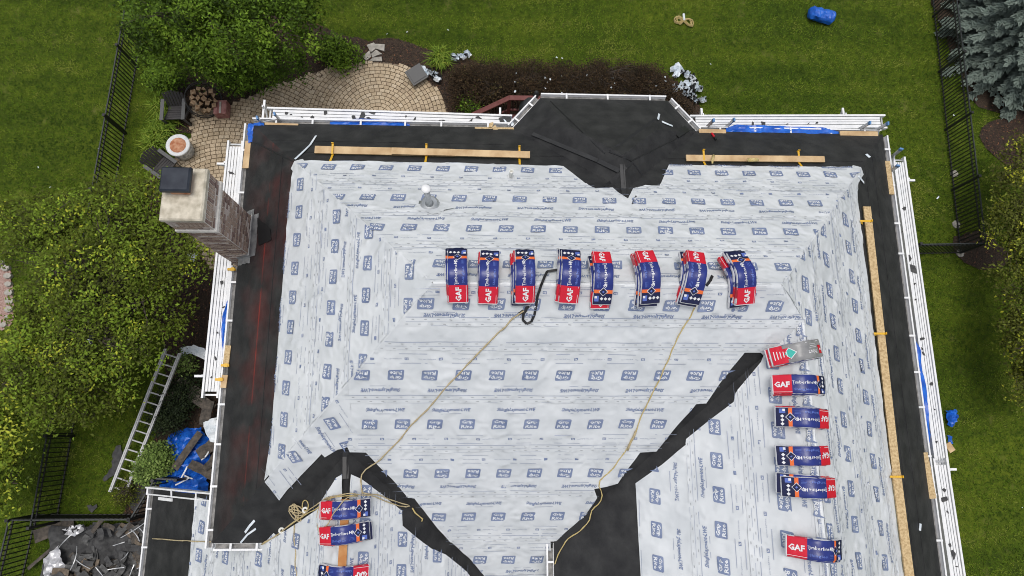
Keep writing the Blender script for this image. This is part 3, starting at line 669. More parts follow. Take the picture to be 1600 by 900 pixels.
def brickface(x0, y0, x1, y1, z0, z1, rz, vis_, soldier=False):
    L = math.hypot(x1-x0, y1-y0); d = np.array((x1-x0, y1-y0, 0))/L
    if soldier:
        n = int(L/.082); 
        for i in range(n): put_brick(np.array((x0, y0, (z0+z1)/2))+d*L*(i+.5)/n, L/n-.022, z1-z0-.018, rz, vis_)
        return
    hc = .078; nz_ = int((z1-z0)/hc)
    for j in range(nz_):
        z = z1-hc*(j+.5); x = 0 if j % 2 else -.11
        while x < L-.02:
            a, b = max(x, 0), min(x+.215, L)
            if b-a > .04: put_brick(np.array((x0, y0, z))+d*(a+b)/2, b-a-.022, hc-.022, rz, vis_)
            x += .215
for (x0, y0, x1, y1, rz, vv) in ((CX0, CY0, CX1, CY0, 0, 1), (CX1, CY0, CX1, CY1, math.pi/2, 1), (CX1, CY1, CX0, CY1, math.pi, 0), (CX0, CY1, CX0, CY0, -math.pi/2, 0)):
    e = .045; nx, ny = math.sin(rz), -math.cos(rz); tx, ty = math.cos(rz), math.sin(rz)
    brickface(x0+nx*e-tx*e, y0+ny*e-ty*e, x1+nx*e+tx*e, y1+ny*e+ty*e, 8.40, 8.66, rz, vv, True)
    brickface(x0+nx*e-tx*e, y0+ny*e-ty*e, x1+nx*e+tx*e, y1+ny*e+ty*e, 8.24, 8.40, rz, vv)
    brickface(x0, y0, x1, y1, 7.86, 8.09, rz, vv, True); brickface(x0, y0, x1, y1, 5.7 if vv else 7.1, 7.86, rz, vv)
    if not vv or rz == 0: brickface(x0, y0, x1, y1, .0, 5.7 if vv else 7.1, rz, 0)
o = brest.build('brick', BRM, ch); o['kind'] = 'stuff'
def slab(mb, x0, x1, y0, y1, z0, z1, bv=.02):
    loop = lambda i: [(x0+i, y0+i), (x1-i, y0+i), (x1-i, y1-i), (x0+i, y1-i)]
    V = [(*p, z0) for p in loop(0)]+[(*p, z1-bv) for p in loop(0)]+[(*p, z1) for p in loop(bv)]
    mb.add(V, [(3, 2, 1, 0)]+[(k*4+i, k*4+(i+1) % 4, k*4+4+(i+1) % 4, k*4+4+i) for k in (0, 1) for i in range(4)]+[(8, 9, 10, 11)])
e = .075
mb = MB(); slab(mb, CX0-e, CX1+e, CY0-e, CY1+e, 8.10, 8.24, .05); mb.build('stone_band', M['mortar'], ch)
mb = MB(); slab(mb, CX0-.055, CX1+.055, CY0-.055, CY1+.055, 8.665, 8.72, .01); mb.build('corbel', M['mortar'], ch)
mb = MB(); slab(mb, CX0-.07, CX1+.07, CY0-.07, CY1+.07, 8.72, ZT+.06, .03); mb.build('cap_stone', M['stone'], ch)
fc = at(275, 281, 9.0); mb = MB(); mb.box((fc[0]+.04, fc[1]-.02, 8.88), (.32, .38, .16)); mb.build('flue_liner', M['rust'], ch)
mb = MB(); slab(mb, fc[0]-.255, fc[0]+.255, fc[1]-.225, fc[1]+.225, 8.96, 9.06, .03); mb.build('flue_cap', M['flue'], ch)
# stepped lead flashing at the roof
fl = MB()
def flash(a, b, h, out):
    n = 6
    for i in range(n):
        p = np.array(a)+(np.array(b)-np.array(a))*i/n; q = np.array(a)+(np.array(b)-np.array(a))*(i+1)/n
        zp, zq = roofz(max(p[0], XW), p[1]), roofz(max(q[0], XW), q[1]); o_ = np.array((*out, 0.)); j = random.uniform(-.012, .012)
        fl.add([(*p, zp-.05), (*q, zq-.05), (*q, zq+h+j), (*p, zp+h+j)]+[(*(p+o_[:2]*.02), zp-.05), (*(q+o_[:2]*.02), zq-.05), (*(q+o_[:2]*.02), zq+h+j), (*(p+o_[:2]*.02), zp+h+j)], [(0, 1, 2, 3), (4, 7, 6, 5), (3, 2, 6, 7), (0, 4, 5, 1), (0, 3, 7, 4), (1, 5, 6, 2)])
        w_ = .15+.02*random.random(); e1, e2 = p+out*w_, q+out*w_
        fl.add([(*(p+out*.01), zp+.02), (*(q+out*.01), zq+.02), (*e2, roofz(max(e2[0], XW), e2[1])+.014+j*.5), (*e1, roofz(max(e1[0], XW), e1[1])+.014)], [(0, 1, 2, 3)])
flash((CX1+.022, CY0-.05), (CX1+.022, CY1+.05), .13, np.array((1., 0))); flash((XW+.02, CY0-.022), (CX1+.04, CY0-.022), .12, np.array((0, -1.))); flash((XW+.02, CY1+.022), (CX1+.04, CY1+.022), .12, np.array((0, 1.)))
fl.build('flashing', M['lead'], ch)
mb = MB(); P = [onroof(u, v, .02) for u, v in ((402, 340), (422, 358), (424, 375), (404, 384))]; mb.prism(P, .008); mb.build('cricket_patch', M['tape_dark'], ch)
# ================================================================== SHINGLE BUNDLES on the ridges
BL, BWd, BT = 1.0, .168, .086
_SL, _A = .80, .11
def drape_tab():
    x = np.linspace(-.7, .7, 1401); z = -_SL*(np.sqrt(x*x+_A*_A)-_A); ds = np.hypot(np.diff(x), np.diff(z)); s = np.r_[0, np.cumsum(ds)]; s -= s[700]
    return x, z, s
_dx, _dz, _ds = drape_tab()
def drape(a, h):
    x, z = np.interp(a, _ds, _dx), np.interp(a, _ds, _dz); t = -_SL*x/math.sqrt(x*x+_A*_A); n = math.hypot(1, t)
    return x-t/n*h, z+h/n
BM = ['red', 'blue', 'orange', 'navy', 'film_white', 'film_side', 'film_blue_l', 'film_grey', 'teal', 'red_side']
DIA = np.array([(-1, 0), (0, -1), (1, 0), (0, 1)])*1.0; DIAT = np.array([(0, 1, 2), (0, 2, 3)])
def bundle_mesh(kind, sd):
    mb = MB(); rnd = random.Random(sd)
    xs = [-.52, -.505, -.495, -.48, -.42, -.36, -.30, -.24, -.18, -.12, -.06, 0, .06, .12, .17, .22, .28, .34, .40, .46, .48, .50, .515]
    prof = [(-.97, 0), (-1.02, .25), (-1.0, .6), (-.95, .9), (-.86, 1.0), (-.5, 1.02), (-.15, 1.0), (.2, 1.02), (.55, 1.0), (.86, 1.0), (.95, .9), (1.0, .6), (1.02, .25), (.97, 0)]
    jw = [1+.02*noise.noise(Vector((x*5, sd, 1)))for x in xs]
    def P(x, y, h, f=1.):
        cr = .011*noise.noise(Vector((x*6+sd, y*12, h*9)))+.007*noise.noise(Vector((x*17+sd, y*27, 2)))
        a, z = drape(x, h+cr*f); return (a, y+.006*noise.noise(Vector((x*9, h*20, sd+7))), z)
    K = len(prof)
    for i, x in enumerate(xs):
        e = (.35 if i in (0, len(xs)-1) else .8 if i in (1, len(xs)-2) else 1)
        for (py, ph) in prof: mb.v.append(tuple(P(x, py*BWd*jw[i]*(1.0 if e > .5 else .98), ph*BT*e)))
    for i in range(len(xs)-1):
        xm = (xs[i]+xs[i+1])/2
        if kind == 'grey': tm = 4 if abs(xm) > .475 else 7
        else: tm = 4 if xm < -.48 or xm > .475 else 0 if xm < -.18 else 1 if xm < .22 else 2 if xm < .28 else 3
        for j in range(K):
            a, b_ = i*K+j, i*K+(j+1) % K
            mb.f.append((a, a+K, b_+K, b_))
            mb.m.append(tm if 3 <= j <= 9 else (5 if tm not in (0, 4) else 9 if tm == 0 else 4))
    mb.f += [tuple(range(K)), tuple(range(len(xs)*K-K, len(xs)*K))[::-1]]; mb.m += [4, 4]
    nside = len(mb.f)
    def put(V2, T, c, m, dh=.004, turn=0, sc=1):
        V2 = np.array(V2)*sc; 
        if turn: V2 = np.c_[V2[:, 0]*math.cos(turn)-V2[:, 1]*math.sin(turn), V2[:, 0]*math.sin(turn)+V2[:, 1]*math.cos(turn)]
        mb.add([P(x+c[0], y+c[1], 1.01*BT+dh) for x, y in V2], [tuple(t) for t in T], m)
    rect = lambda w, h: [(-w/2, -h/2), (w/2, -h/2), (w/2, h/2), (-w/2, h/2)]
    if kind == 'grey':
        g1 = np.array([(-.47+x, y) for x in np.linspace(0, .30, 7) for y in np.linspace(-.155, .155, 6)]); T = []
        for i in range(6):
            for j in range(5):
                if not (i == 5 and j in (0, 4)) and not (i == 4 and j in (4,)): T.append((i*6+j, (i+1)*6+j, (i+1)*6+j+1, i*6+j+1))
        put(g1, T, (0, 0), 0, .005)
        put(DIA*.085, DIAT, (-.17, -.0), 8, .011); put(DIA*.1, DIAT, (-.17, -.0), 4, .008)
        for k in range(5): put(rect(.014, .16-.02*k), DIAT, (-.42+.05*k, .0), 4, .009)
        put(*text('ProStart', .1, .02, 0, (.22, .075)), (.17, -.05), 4, .007, math.pi); put(rect(.10, .15), DIAT, (.41, -.02), 0, .005); put(*text('GAF', .1, .03, 0, (.08, .04)), (.41, -.02), 4, .011, math.pi)
        for k in range(3): put(rect(.2, .006), DIAT, (.2, .03+.03*k), 4, .006)
        put(rect(.36, .010), DIAT, (.22, .13), 4, .006)
    else:
        put(*text('GAF', .1, .035, 0, (.245, .10)), (-.335, -.005), 4, .005)
        put(*text('Timberline', .1, .008, 0, (.255, .052)), (-.045, .03), 4, .005); put(*text('HD', .1, .05, 0, (.085, .05)), (.14, .03), 4, .005); put(rect(.31, .009), DIAT, (-.0, -.006), 4, .005)
        put(*text('Shingles', .1, .015, 0, (.20, .055)), (-.05, -.095), 6, .005)
        for k in range(3): put(rect(.085, .006), DIAT, (.14, -.065-.022*k), 6, .005)
        put(DIA*.078, DIAT, (.25, .0), 4, .006); put(DIA*.066, DIAT, (.25, .0), 3, .009); put(DIA*.022, DIAT, (.25, .0), 6, .012)
        for k in range(3): put(DIA*np.array((.032, .030)), DIAT, (.375, .115-.066*k), 4, .005)
        put(rect(.10, .075), DIAT, (.375, -.105), 6, .005); put(rect(.04, .04), DIAT, (.35, -.12), 4, .008)
        put(rect(.30, .006), DIAT, (-.33, -.135), 4, .005)
    me = mb.mesh('shingle_bundle', [M[k] for k in BM]); sm_ = np.zeros(len(mb.f), bool); sm_[:nside-2] = True; me.polygons.foreach_set('use_smooth', sm_); return me
BME = {('blue', i): bundle_mesh('blue', 11*i+3) for i in range(6)}; BME[('grey', 0)] = bundle_mesh('grey', 77)
nb_ = [0]
def stack(x, y, z, rz, n, labels, tilt=0., flips=None, kind='blue', grp='shingle bundles set along the ridges'):
    for i in range(n):
        tp = i == n-1; k = kind if tp else 'blue'; nb_[0] += 1
        o = link('shingle_bundle', BME[(k, nb_[0] % 6 if k == 'blue' else 0)]); o.scale = (.98, .96, 1)
        fl = math.pi if (not tp and flips and flips[i]) else 0
        o.rotation_euler = (0, 0, rz+fl+math.radians(tilt)+(0 if tp else random.uniform(-.05, .05)))
        ang = rz; across = np.array((-math.sin(ang), math.cos(ang)))
        sh = across*((n-1-i)*random.choice((1, .6))*.035)*(1 if abs(math.sin(rz)) > .5 and math.sin(rz) > 0 else -1)
        j = np.array((math.cos(ang), math.sin(ang)))*(0 if tp else random.uniform(-.05, .05))
        o.location = (float(x+sh[0]+j[0]), float(y+sh[1]+j[1]), float(z+.028+i*(BT+.004)))
        tag(o, labels[i], 'shingle bundle', grp)
H2 = math.pi/2; zR = EZ+P8*hw
ROWN = ['first', 'second', 'third', 'fourth', 'fifth', 'sixth', 'seventh', 'eighth']
rowpx = [(715, 1, 3, 2), (764, 1, 2, -2), (821, 1, 3, 0), (892, 1, 3, -4), (944, -1, 2, -1), (1015, -1, 3, 4), (1087, -1, 3, -9), (1163, 1, 3, 6)]
for i, (u, sgn, n, tl) in enumerate(rowpx):
    p = at(u, 430, zR+.2); wh = ROWN[i]; red = 'red end frontward' if sgn > 0 else 'red end lawnward'
    lab = [f'wrapped bundle at the bottom of the {wh} stack from the chimney in the ridge row', f'middle wrapped bundle in the {wh} stack from the chimney in the ridge row', f'top bundle of the {wh} ridge-row stack from the chimney, {red}']
    if n == 2: lab = [lab[0], lab[2]]
    stack(p[0], YR+.12, zR+.02, H2*sgn, n, lab, tl, [random.random() < .4, random.random() < .5])
col = [((1235, 548), 0, 2, 11, 'grey', 'grey and red wrapped bundle with a teal diamond on top of the tilted stack'), ((1241, 600), 0, 2, -1, 'blue', 'blue bundle with red end toward the main roof, just below the grey bundle'), ((1246, 653), math.pi, 2, -3, 'blue', 'blue bundle with red end outward, second below the grey bundle'),
       ((1252, 713), math.pi, 1, 0, 'blue', 'single blue bundle with red end outward, third below the grey bundle'), ((1252, 763), math.pi, 2, -2, 'blue', 'fourth bundle below the grey one, red end outward, lying on a white edge'), ((1268, 860), 0, 2, -5, 'blue', 'blue bundle set apart at the near end of the side ridge, red end inward')]
for i, ((u, v), rz, n, tl, kind, lb) in enumerate(col):
    p = at(u, v, RZ+.15); lab = [lb] if n == 1 else ['wrapped bundle peeking out under the '+('grey bundle with the teal diamond', 'blue one just below the grey bundle', 'blue one second below the grey bundle', '', '', 'near-end bundle set apart on the side ridge')[i], lb]
    if i == 4: lab[0] = 'white-edged bundle under the fourth bundle below the grey one'
    stack(RX-.14, p[1], RZ-.01, rz, n, lab, tl, [i == 2, 0], kind, 'shingle bundles down the side ridge')
colL = [((543, 797), 0, 2, 3, ('wrapped bundle underneath the rope-looped bundle nearest the valley', 'blue bundle nearest the black valley strip with a rope looped over it')), ((540, 836), 0, 2, 6, ('bundle showing a red corner under the second front bundle', 'second blue bundle on the plywood-topped ridge, tilted over a red corner')), ((537, 902), math.pi, 1, -1, ('blue bundle cut by the bottom edge with its red end away from the garage',))]
for (u, v), rz, n, tl, lab in colL:
    p = at(u, v, LZ+.15); stack(LX, p[1], LZ, rz, n, lab, tl, [0, 0], 'blue', 'shingle bundles on the front ridge')
# ================================================================== BOARDS AND BRACKETS ON THE ROOF
def roofboard(name, a, b, wd, th, m, label, cat, lift, group=None, flat=True, tiltn=None):
    p, q = onroof(*a, lift), onroof(*b, lift); zc = max(p[2], q[2]); mb = MB()
    mb.bar(p, q, wd, th, (0, 0, 1) if tiltn is None else tiltn)
    return top(name, mb, M[m], label, cat, group)
GB = 'toe boards on the roof'
roofboard('toe_board', (492, 234), (711, 239), .165, .038, 'wood', 'long toe board at the chimney end of the back slope', 'board', .10, GB)
roofboard('toe_board', (612, 236), (828, 242), .15, .038, 'wood', 'toe board overlapping beside the bay roof on the back slope', 'board', .135, GB)
roofboard('toe_board', (1072, 247), (1288, 249), .14, .038, 'wood', 'short toe board on the back slope beyond the bay', 'board', .10, GB)
roofboard('toe_board', (1354, 323), (1402, 757), .16, .038, 'osb', 'long speckled toe board down the far side slope', 'board', .10, GB)
roofboard('toe_board', (1400, 738), (1424, 925), .17, .038, 'osb', 'second speckled toe board lapped over the first, nearest the front', 'board', .14, GB)
nbrk = [0]
def bracket(u, v, face, label):
    O, s_, r_, n_ = FR[face]; p = onroof(u, v, .0); t = thing('roof_bracket', label, 'bracket', p, 'yellow roof brackets holding the toe boards')
    mb = MB(); mb.frame(p+r_*.20+n_*.02, r_*.24, s_*.022, n_*.004); mb.build('strap', M['yellow'], t)
    mb = MB(); mb.frame(p-r_*.02+(0, 0, .17), np.array((r_[0], r_[1], 0))/math.hypot(r_[0], r_[1])*.12, s_*.020, (0, 0, .005)); mb.build('arm', M['yellow'], t)
    out = -np.array((r_[0], r_[1], 0))/math.hypot(r_[0], r_[1]); mb = MB(); mb.frame(p-r_*.02+out*.115+(0, 0, .18), out*.006, s_*.024, (0, 0, .04)); mb.build('lip', M['yellow'], t)
for u, v, l in ((522, 238, 'yellow bracket under the chimney-end toe board, nearest the chimney'), (667, 240, 'yellow bracket at the lap of the two back toe boards'), (811, 243, 'yellow bracket at the bay end of the back toe boards'), (1096, 248, 'yellow bracket at the bay end of the short toe board'), (1243, 249, 'yellow bracket at the outer end of the short toe board')): bracket(u, v, 'N', l)
for u, v, l in ((1345, 349, 'yellow bracket at the far end of the speckled side toe board'), (1366, 523, 'yellow bracket midway down the speckled side toe board'), (1391, 744, 'yellow bracket where the two speckled boards lap')): bracket(u, v, 'E', l)
p, q = onroof(1115, 243, .2), onroof(1113, 252, .2); mb = MB(); mb.tube([p, q], .028, 10); mb.tube([q, q+(0, -.05, .0)], .018, 8); top('spray_can', mb, M['rope_y'], 'small upright yellow can on the short toe board', 'can', smooth=True)
mb = MB(); p, q = onroof(1169, 250, .2), onroof(1184, 249.5, .2); mb.tube([p, q], .042, 12); mb.tube([p-(q-p)*.12, q+(q-p)*.12], .02, 8); top('chalk_reel', mb, M['rope_y'], 'fat yellow canister lying on the short toe board', 'canister', smooth=True)
# lumber nailed at the eaves
def lumber(a, b, wd, m, label, z=EZ+.03):
    mb = MB(); mb.bar(at(*a, z), at(*b, z), wd, .045); top('eave_board', mb, M[m], label, 'board', 'short boards laid over the gutters')
lumber((414, 196), (466, 198), .13, 'wood', 'short board over the back gutter at the chimney-side corner')
lumber((742, 203), (803, 204), .13, 'osb', 'chewed board over the back gutter beside the bay')
lumber((1092, 206), (1134, 207), .13, 'wood', 'broken board over the back gutter just past the bay')
lumber((1312, 209), (1371, 210), .13, 'wood', 'board over the back gutter at the corner away from the chimney')
lumber((1385, 252), (1392, 304), .15, 'osb', 'board over the side gutter near its back corner')
lumber((1443, 707), (1457, 779), .15, 'osb', 'splintered board over the side gutter beside the lapped planks')
lumber((389, 221), (384, 263), .14, 'wood', 'board over the gutter between chimney and back corner')
lumber((357, 540), (353, 572), .12, 'osb', 'upper splintered board over the chimney-side gutter'); lumber((352, 586), (349, 606), .12, 'wood', 'lower short board over the chimney-side gutter')
for (u, v, l) in ((362, 421, 'yellow clamp just below the chimney flashing'), (352, 571, 'yellow clamp between the two chimney-side boards'), (343, 593, 'yellow clamp on the outer lip of the chimney-side gutter')):
    mb = MB(); p = at(u, v, EZ+.05); mb.box(p, (.17, .05, .05)); mb.box(p+(.03, 0, .03), (.07, .075, .03)); top('clamp', mb, M['yellow'], l, 'clamp', 'yellow clamps at the eaves')
mb = MB(); P_ = [onroof(u, v, .04) for u, v in ((1112, 208), (1116, 214), (1119, 218))]; mb.bar(P_[0], P_[1], .04, .03, m=0); mb.bar(P_[1], P_[2], .035, .03, m=1); top('utility_knife', mb, [M['red'], M['strap']], 'small red and black knife at the gutter past the bay', 'knife')
# ================================================================== STAGING PLANKS, LADDERS
def plank(a, b, wd, z, label, arms=()):
    p, q = at(*a, z), at(*b, z); t = thing('staging_plank', label, 'staging plank', (p+q)/2, 'white aluminium staging planks round the eaves'); d = (q-p)/np.linalg.norm(q-p); y = np.array((-d[1], d[0], 0)); L = np.linalg.norm(q-p); Z = np.array((0, 0, 1.))
    for sgn in (-1, 1):
        mb = MB(); mb.bar(p+y*sgn*(wd/2-.022), q+y*sgn*(wd/2-.022), .044, .11); mb.build('side_rail', M['white'], t)
    n = 4; sw_ = (wd-.10)/n
    for k in range(n):
        mb = MB(); c = -wd/2+.05+sw_*(k+.5); i0 = d*.14; mb.bar(p+i0+y*c+Z*(.012+.002*(k % 2)), q-i0+y*c+Z*(.012+.002*(k % 2)), sw_-.014, .03); mb.build('deck_slat', M['white'], t)
    for k in range(int(L/.6)+1):
        mb = MB(); c = p+d*(.07+(L-.14)*k/int(L/.6)); mb.bar(c-y*(wd/2-.03)-Z*.03, c+y*(wd/2-.03)-Z*.03, .04, .03); mb.build('rung', M['alu'], t)
    for (f, sd) in arms:
        mb = MB(); c = p+d*L*f-Z*.085; mb.bar(c+y*sd*-.2, c+y*sd*(wd/2+.24), .05, .05); mb.bar(c+y*sd*(wd/2+.03)-Z*.0, c+y*sd*(wd/2+.03)+Z*.12, .05, .03, (1, 0, 0)); mb.bar(c+y*sd*(wd/2+.2), c-Z*.5-y*sd*.1, .04, .04); mb.build('jack_arm', M['white'], t)
    return p, q
ZP = 5.35
plank((417, 181), (800, 193), .42, ZP, 'long staging plank along the back eave between chimney corner and bay', ((.0-.02, 1), (.95, 1)))
plank((742, 196), (822, 197), .34, ZP-.12, 'short overlapping staging plank tucked beside the bay roof')
plank((1078, 192), (1383, 191), .38, ZP, 'staging plank along the back eave past the bay', ((.07, 1), (.80, 1)))
plank((1403, 246), (1472, 742), .32, ZP, 'longest staging plank on the side away from the chimney', ((.075, 1), (.985, 1)))
plank((1467, 716), (1502, 950), .34, ZP+.16, 'staging plank lapped on top at the near side eave')
plank((369, 221), (329, 622), .37, ZP, 'staging plank beside the chimney', ((.09, -1), (.92, -1)))
def tall_ladder(t1, t2, zt, out, label, L=None):
    A, B = at(*t1, zt), at(*t2, zt); o_ = np.array((*out, 0.)); base = -zt; run = o_*.75
    t = thing('extension_ladder', label, 'ladder', ((A+B)/2+run)*(1, 1, 0), 'ladders standing at the eaves')
    for P in (A, B):
        mb = MB(); mb.bar(P, P+run+(0, 0, base), .07, .03, (A-B)/np.linalg.norm(A-B)); r_ = mb.build('rail', M['alu'], t)
        mb = MB(); mb.bar(P+(0, 0, .03)-run*.008, P-(0, 0, .05)+run*.01, .08, .04, (A-B)/np.linalg.norm(A-B)); mb.build('end_cap', M['blue_cap'], r_)
    n = int(zt/.3)
    for k in range(1, n):
        f = k/n; mb = MB(); mb.tube([A+(run+(0, 0, base))*f, B+(run+(0, 0, base))*f], .017, 6); mb.build('rung', M['alu'], t)
M['blue_cap'] = mat('blue_cap', (.07, .2, .42), .5)
tall_ladder((1359, 192), (1387, 193), 6.35, (0, 1), 'ladder with blue-capped rails at the outer end of the back eave')
tall_ladder((1115, 188), (1147, 187), 6.35, (0, 1), 'ladder rails rising through the plank just past the bay')
tall_ladder((1408, 233), (1403, 259), 6.3, (1, 0), 'ladder with blue-capped rails at the side eave near the back corner')
tall_ladder((429, 178), (402, 184), 6.3, (0, 1), 'ladder rails at the chimney end of the back plank')
# scraps of torn felt on the planks
ORD = 'first second third fourth fifth sixth seventh eighth ninth tenth eleventh twelfth thirteenth fourteenth fifteenth'.split()
def scrap(u, v, z, sz, k, label, grp, m='shingle_dark'):
    c = at(u, v, z); n = random.randint(4, 6); a0 = random.random()*6; el = random.uniform(.3, .9); ro = random.random()*3.14
    lo = []
    for i in range(n):
        r = sz*random.uniform(.35, 1.0); x, y = r*math.cos(a0+6.283*i/n), r*el*math.sin(a0+6.283*i/n); lo.append((c[0]+x*math.cos(ro)-y*math.sin(ro), c[1]+x*math.sin(ro)+y*math.cos(ro), z+random.uniform(0, .012)))
    mb = MB(); mb.prism(lo, .008); top('felt_scrap', mb, M[m], label, 'scrap', grp)
for i, (u, v, s) in enumerate([(447, 178, .07), (455, 179, .05), (472, 183, .05), (489, 183, .1), (509, 176, .10), (552, 184, .16), (566, 179, .22), (577, 187, .10), (582, 176, .14), (634, 182, .09), (648, 186, .10), (690, 189, .14), (735, 191, .16), (748, 184, .10), (790, 187, .2)]):
    scrap(u, v, ZP+.03, s, i, ORD[i]+' felt scrap from the chimney corner on the long back plank', 'felt scraps on the long back plank')
for i, (u, v, s) in enumerate([(1176, 194, .11), (1193, 194, .12), (1230, 194, .05), (1263, 193, .06), (1276, 192, .05)]): scrap(u, v, ZP+.03, s, i, ORD[i]+' black felt scrap from the bay on the plank past the bay', 'felt scraps on the plank past the bay')
for i, (u, v, s) in enumerate([(1413, 325, .10), (1412, 361, .07), (1420, 404, .17), (1424, 419, .18), (1429, 443, .07), (1430, 468, .07), (1439, 530, .12), (1440, 545, .09), (1443, 553, .10), (1455, 600, .06), (1460, 640, .05), (1463, 690, .06)]): scrap(u, v, ZP+.03, s, i, ORD[i]+' black felt scrap from the back corner on the long side plank', 'felt scraps on the long side plank')
for i, (u, v, s) in enumerate([(1475, 765, .07), (1476, 780, .13), (1484, 852, .09), (1489, 866, .14), (1494, 885, .05), (1480, 800, .05)]): scrap(u, v, ZP+.19, s, i, 'black felt scrap on the lapped near plank, '+ORD[[0, 1, 3, 4, 5, 2][i]]+' from the lap', 'felt scraps on the near plank')
for i, (u, v, s) in enumerate([(347, 442, .09), (350, 480, .07), (340, 520, .06), (337, 560, .06), (362, 270, .11), (330, 590, .05)]): scrap(u, v, ZP+.03, s, i, 'black felt scrap on the chimney-side plank, '+ORD[[1, 2, 3, 4, 0, 5][i]]+' from its back end', 'felt scraps on the chimney-side plank')
for i, (u, v) in enumerate([(790, 190), (800, 193), (767, 195), (773, 201)]): scrap(u, v, EZ-.1 if i < 2 else EZ+.06, .1, i, 'ragged tan and white scrap heaped on the gutter beside the bay', 'scraps on the gutter beside the bay', 'scrap' if i < 2 else 'osb')
# blue tarps hung down the walls from the eaves
def hang(pts, z0, out, wd, label, sd):
    P = [at(u, v, z0) for u, v in pts]; mb = MB(); o_ = np.array((*out, 0.)); rows = 7
    L = [0.]
    for a, b in zip(P[:-1], P[1:]): L.append(L[-1]+np.linalg.norm(b-a))
    n = max(8, int(L[-1]/.09)); V = []
    for i in range(n+1):
        s = L[-1]*i/n; p = np.array([np.interp(s, L, [q[k] for q in P]) for k in range(3)])
        ed = min(1, i/3, (n-i)/3)
        for j in range(rows):
            f = j/(rows-1); w_ = wd*(.55+.45*ed)*(1+.4*noise.noise(Vector((s*1.3, sd, 2)))); dz = -1.6*max(0, f-.72)/.28 if f > .72 else 0
            V.append(p+o_*(w_*min(f/.72, 1)-.05)+(0, 0, .05*(1-f)+dz+.05*noise.noise(Vector((s*2.2, f*6, sd)))+.03*noise.noise(Vector((s*7, f*9, sd+3))))+np.array((.0, .0, 0)))
    F = [(i*rows+j, i*rows+j+1, (i+1)*rows+j+1, (i+1)*rows+j) for i in range(n) for j in range(rows-1)]
    mb.add(V, F); o = top('blue_tarp', mb, M['blue_tarp'], label, 'tarp', 'blue tarps hung from the eaves', smooth=False)
hang([(516, 194), (640, 199)], EZ-.12, (0, 1), .22, 'blue tarp strip hung along the back gutter between chimney corner and bay', 1)
TARPCORNER = [(388, 194), (414, 193), (414, 200), (402, 203), (398, 224), (388, 224)]
hang([(803, 201), (829, 178)], EZ-.12, (-k1, k2), .13, 'blue tarp sliver beside the sloping bay gutter', 3)
hang([(1134, 205), (1314, 211)], EZ-.05, (0, 1), .24, 'blue tarp bunched along the back gutter past the bay', 4)
hang([(1424, 530), (1445, 700)], EZ-.3, (1, 0), .24, 'blue tarp down behind the side gutter away from the chimney', 5)
hang([(357, 470), (350, 560)], EZ-.5, (-1, 0), .15, 'blue tarp glimpsed behind the chimney-side gutter', 6)
# ================================================================== ROPES
def rope(pts, r, m, label, cat='rope', wob=.012, name='rope', n=6):
    P = []
    for i in range(len(pts)-1):
        a, b = pts[i], pts[i+1]; ha, hb = (a[2] if len(a) > 2 else r+.046), (b[2] if len(b) > 2 else r+.046); k = max(1, int(math.hypot(b[0]-a[0], b[1]-a[1])/7))
        for j in range(k+(i == len(pts)-2)):
            f = j/k; P.append(onroof(a[0]+(b[0]-a[0])*f, a[1]+(b[1]-a[1])*f, ha+(hb-ha)*f)+np.array((*rng.normal(0, wob, 2), 0)))
    P = [P[0]]+[(P[i-1]+2*P[i]+P[i+1])/4 for i in range(1, len(P)-1)]+[P[-1]]
    r *= .78; mb = MB(); mb.tube(P, [r*(1+.22*math.sin(i*2.4)) for i in range(len(P))], n); return top(name, mb, M[m], label, cat, smooth=True)
rope([(818, 485), (800, 497), (770, 528), (740, 560), (701, 600), (677, 630), (640, 667), (613, 700), (588, 723), (570, 732), (563, 742), (563, 752), (566, 762), (567, 771, .16)], .017, 'rope', 'tan rope running from the black strap down to the front valley')
rope([(1088, 474), (1057, 530), (1030, 593), (1027, 600), (1003, 650), (992, 677), (978, 705), (957, 733), (937, 750), (935, 760), (943, 773), (940, 783), (923, 797), (922, 813), (907, 830), (883, 845, .06), (872, 867, .06), (860, 900), (852, 925)], .015, 'rope_y', 'yellowish rope running from the ridge row over the black valley to the wing gutter')
rope([(993, 674), (988, 690), (979, 703)], .028, 'rope', 'thick knotted bunch on the yellowish rope above the valley', name='rope_knot')
rope([(407, 852, .06), (440, 830), (483, 797), (510, 777, .1), (540, 772, .22), (580, 773, .16), (607, 785), (633, 793), (645, 790), (630, 787), (613, 782), (590, 773, .1), (566, 770, .17)], .014, 'rope', 'tan rope stretched from the garage corner gutter across the front bundles')
rope([(410, 850, .05), (452, 822), (490, 797), (515, 779, .12), (560, 774, .2)], .012, 'rope_y', 'second strand of yellow rope beside the stretched tan rope')
rope([(560, 775, .24), (543, 777, .27), (531, 788, .27), (523, 803, .27), (513, 818, .27), (503, 830, .25), (498, 836, .12)], .013, 'rope', 'rope lying diagonally across the red ends of the two front bundles')
rope([(520, 776, .12), (507, 782), (497, 793), (494, 808), (496, 824), (499, 835, .1)], .011, 'rope', 'curved rope loop beside the front bundles on the garage side')
rope([(460, 820), (459, 835), (461, 860), (462, 880), (463, 915)], .014, 'rope', 'rope hanging straight down the garage-side slope')
rope([(238, 843), (262, 843), (300, 845), (330, 847)], .016, 'rope', 'short rope lying across the garage roof')
rope([(644, 794), (649, 802), (655, 808), (662, 810), (659, 817)], .018, 'rope_y', 'yellow rope end with a hook on the black front valley')
cl = [(463+13*math.cos(t*2.1)*(.6+.4*math.sin(t*.7)), 803-.5*t+16*math.sin(t*2.1+.5)*(.55+.3*math.cos(t)), .03+.02*(i % 4)) for i, t in enumerate(np.linspace(0, 15, 60))]
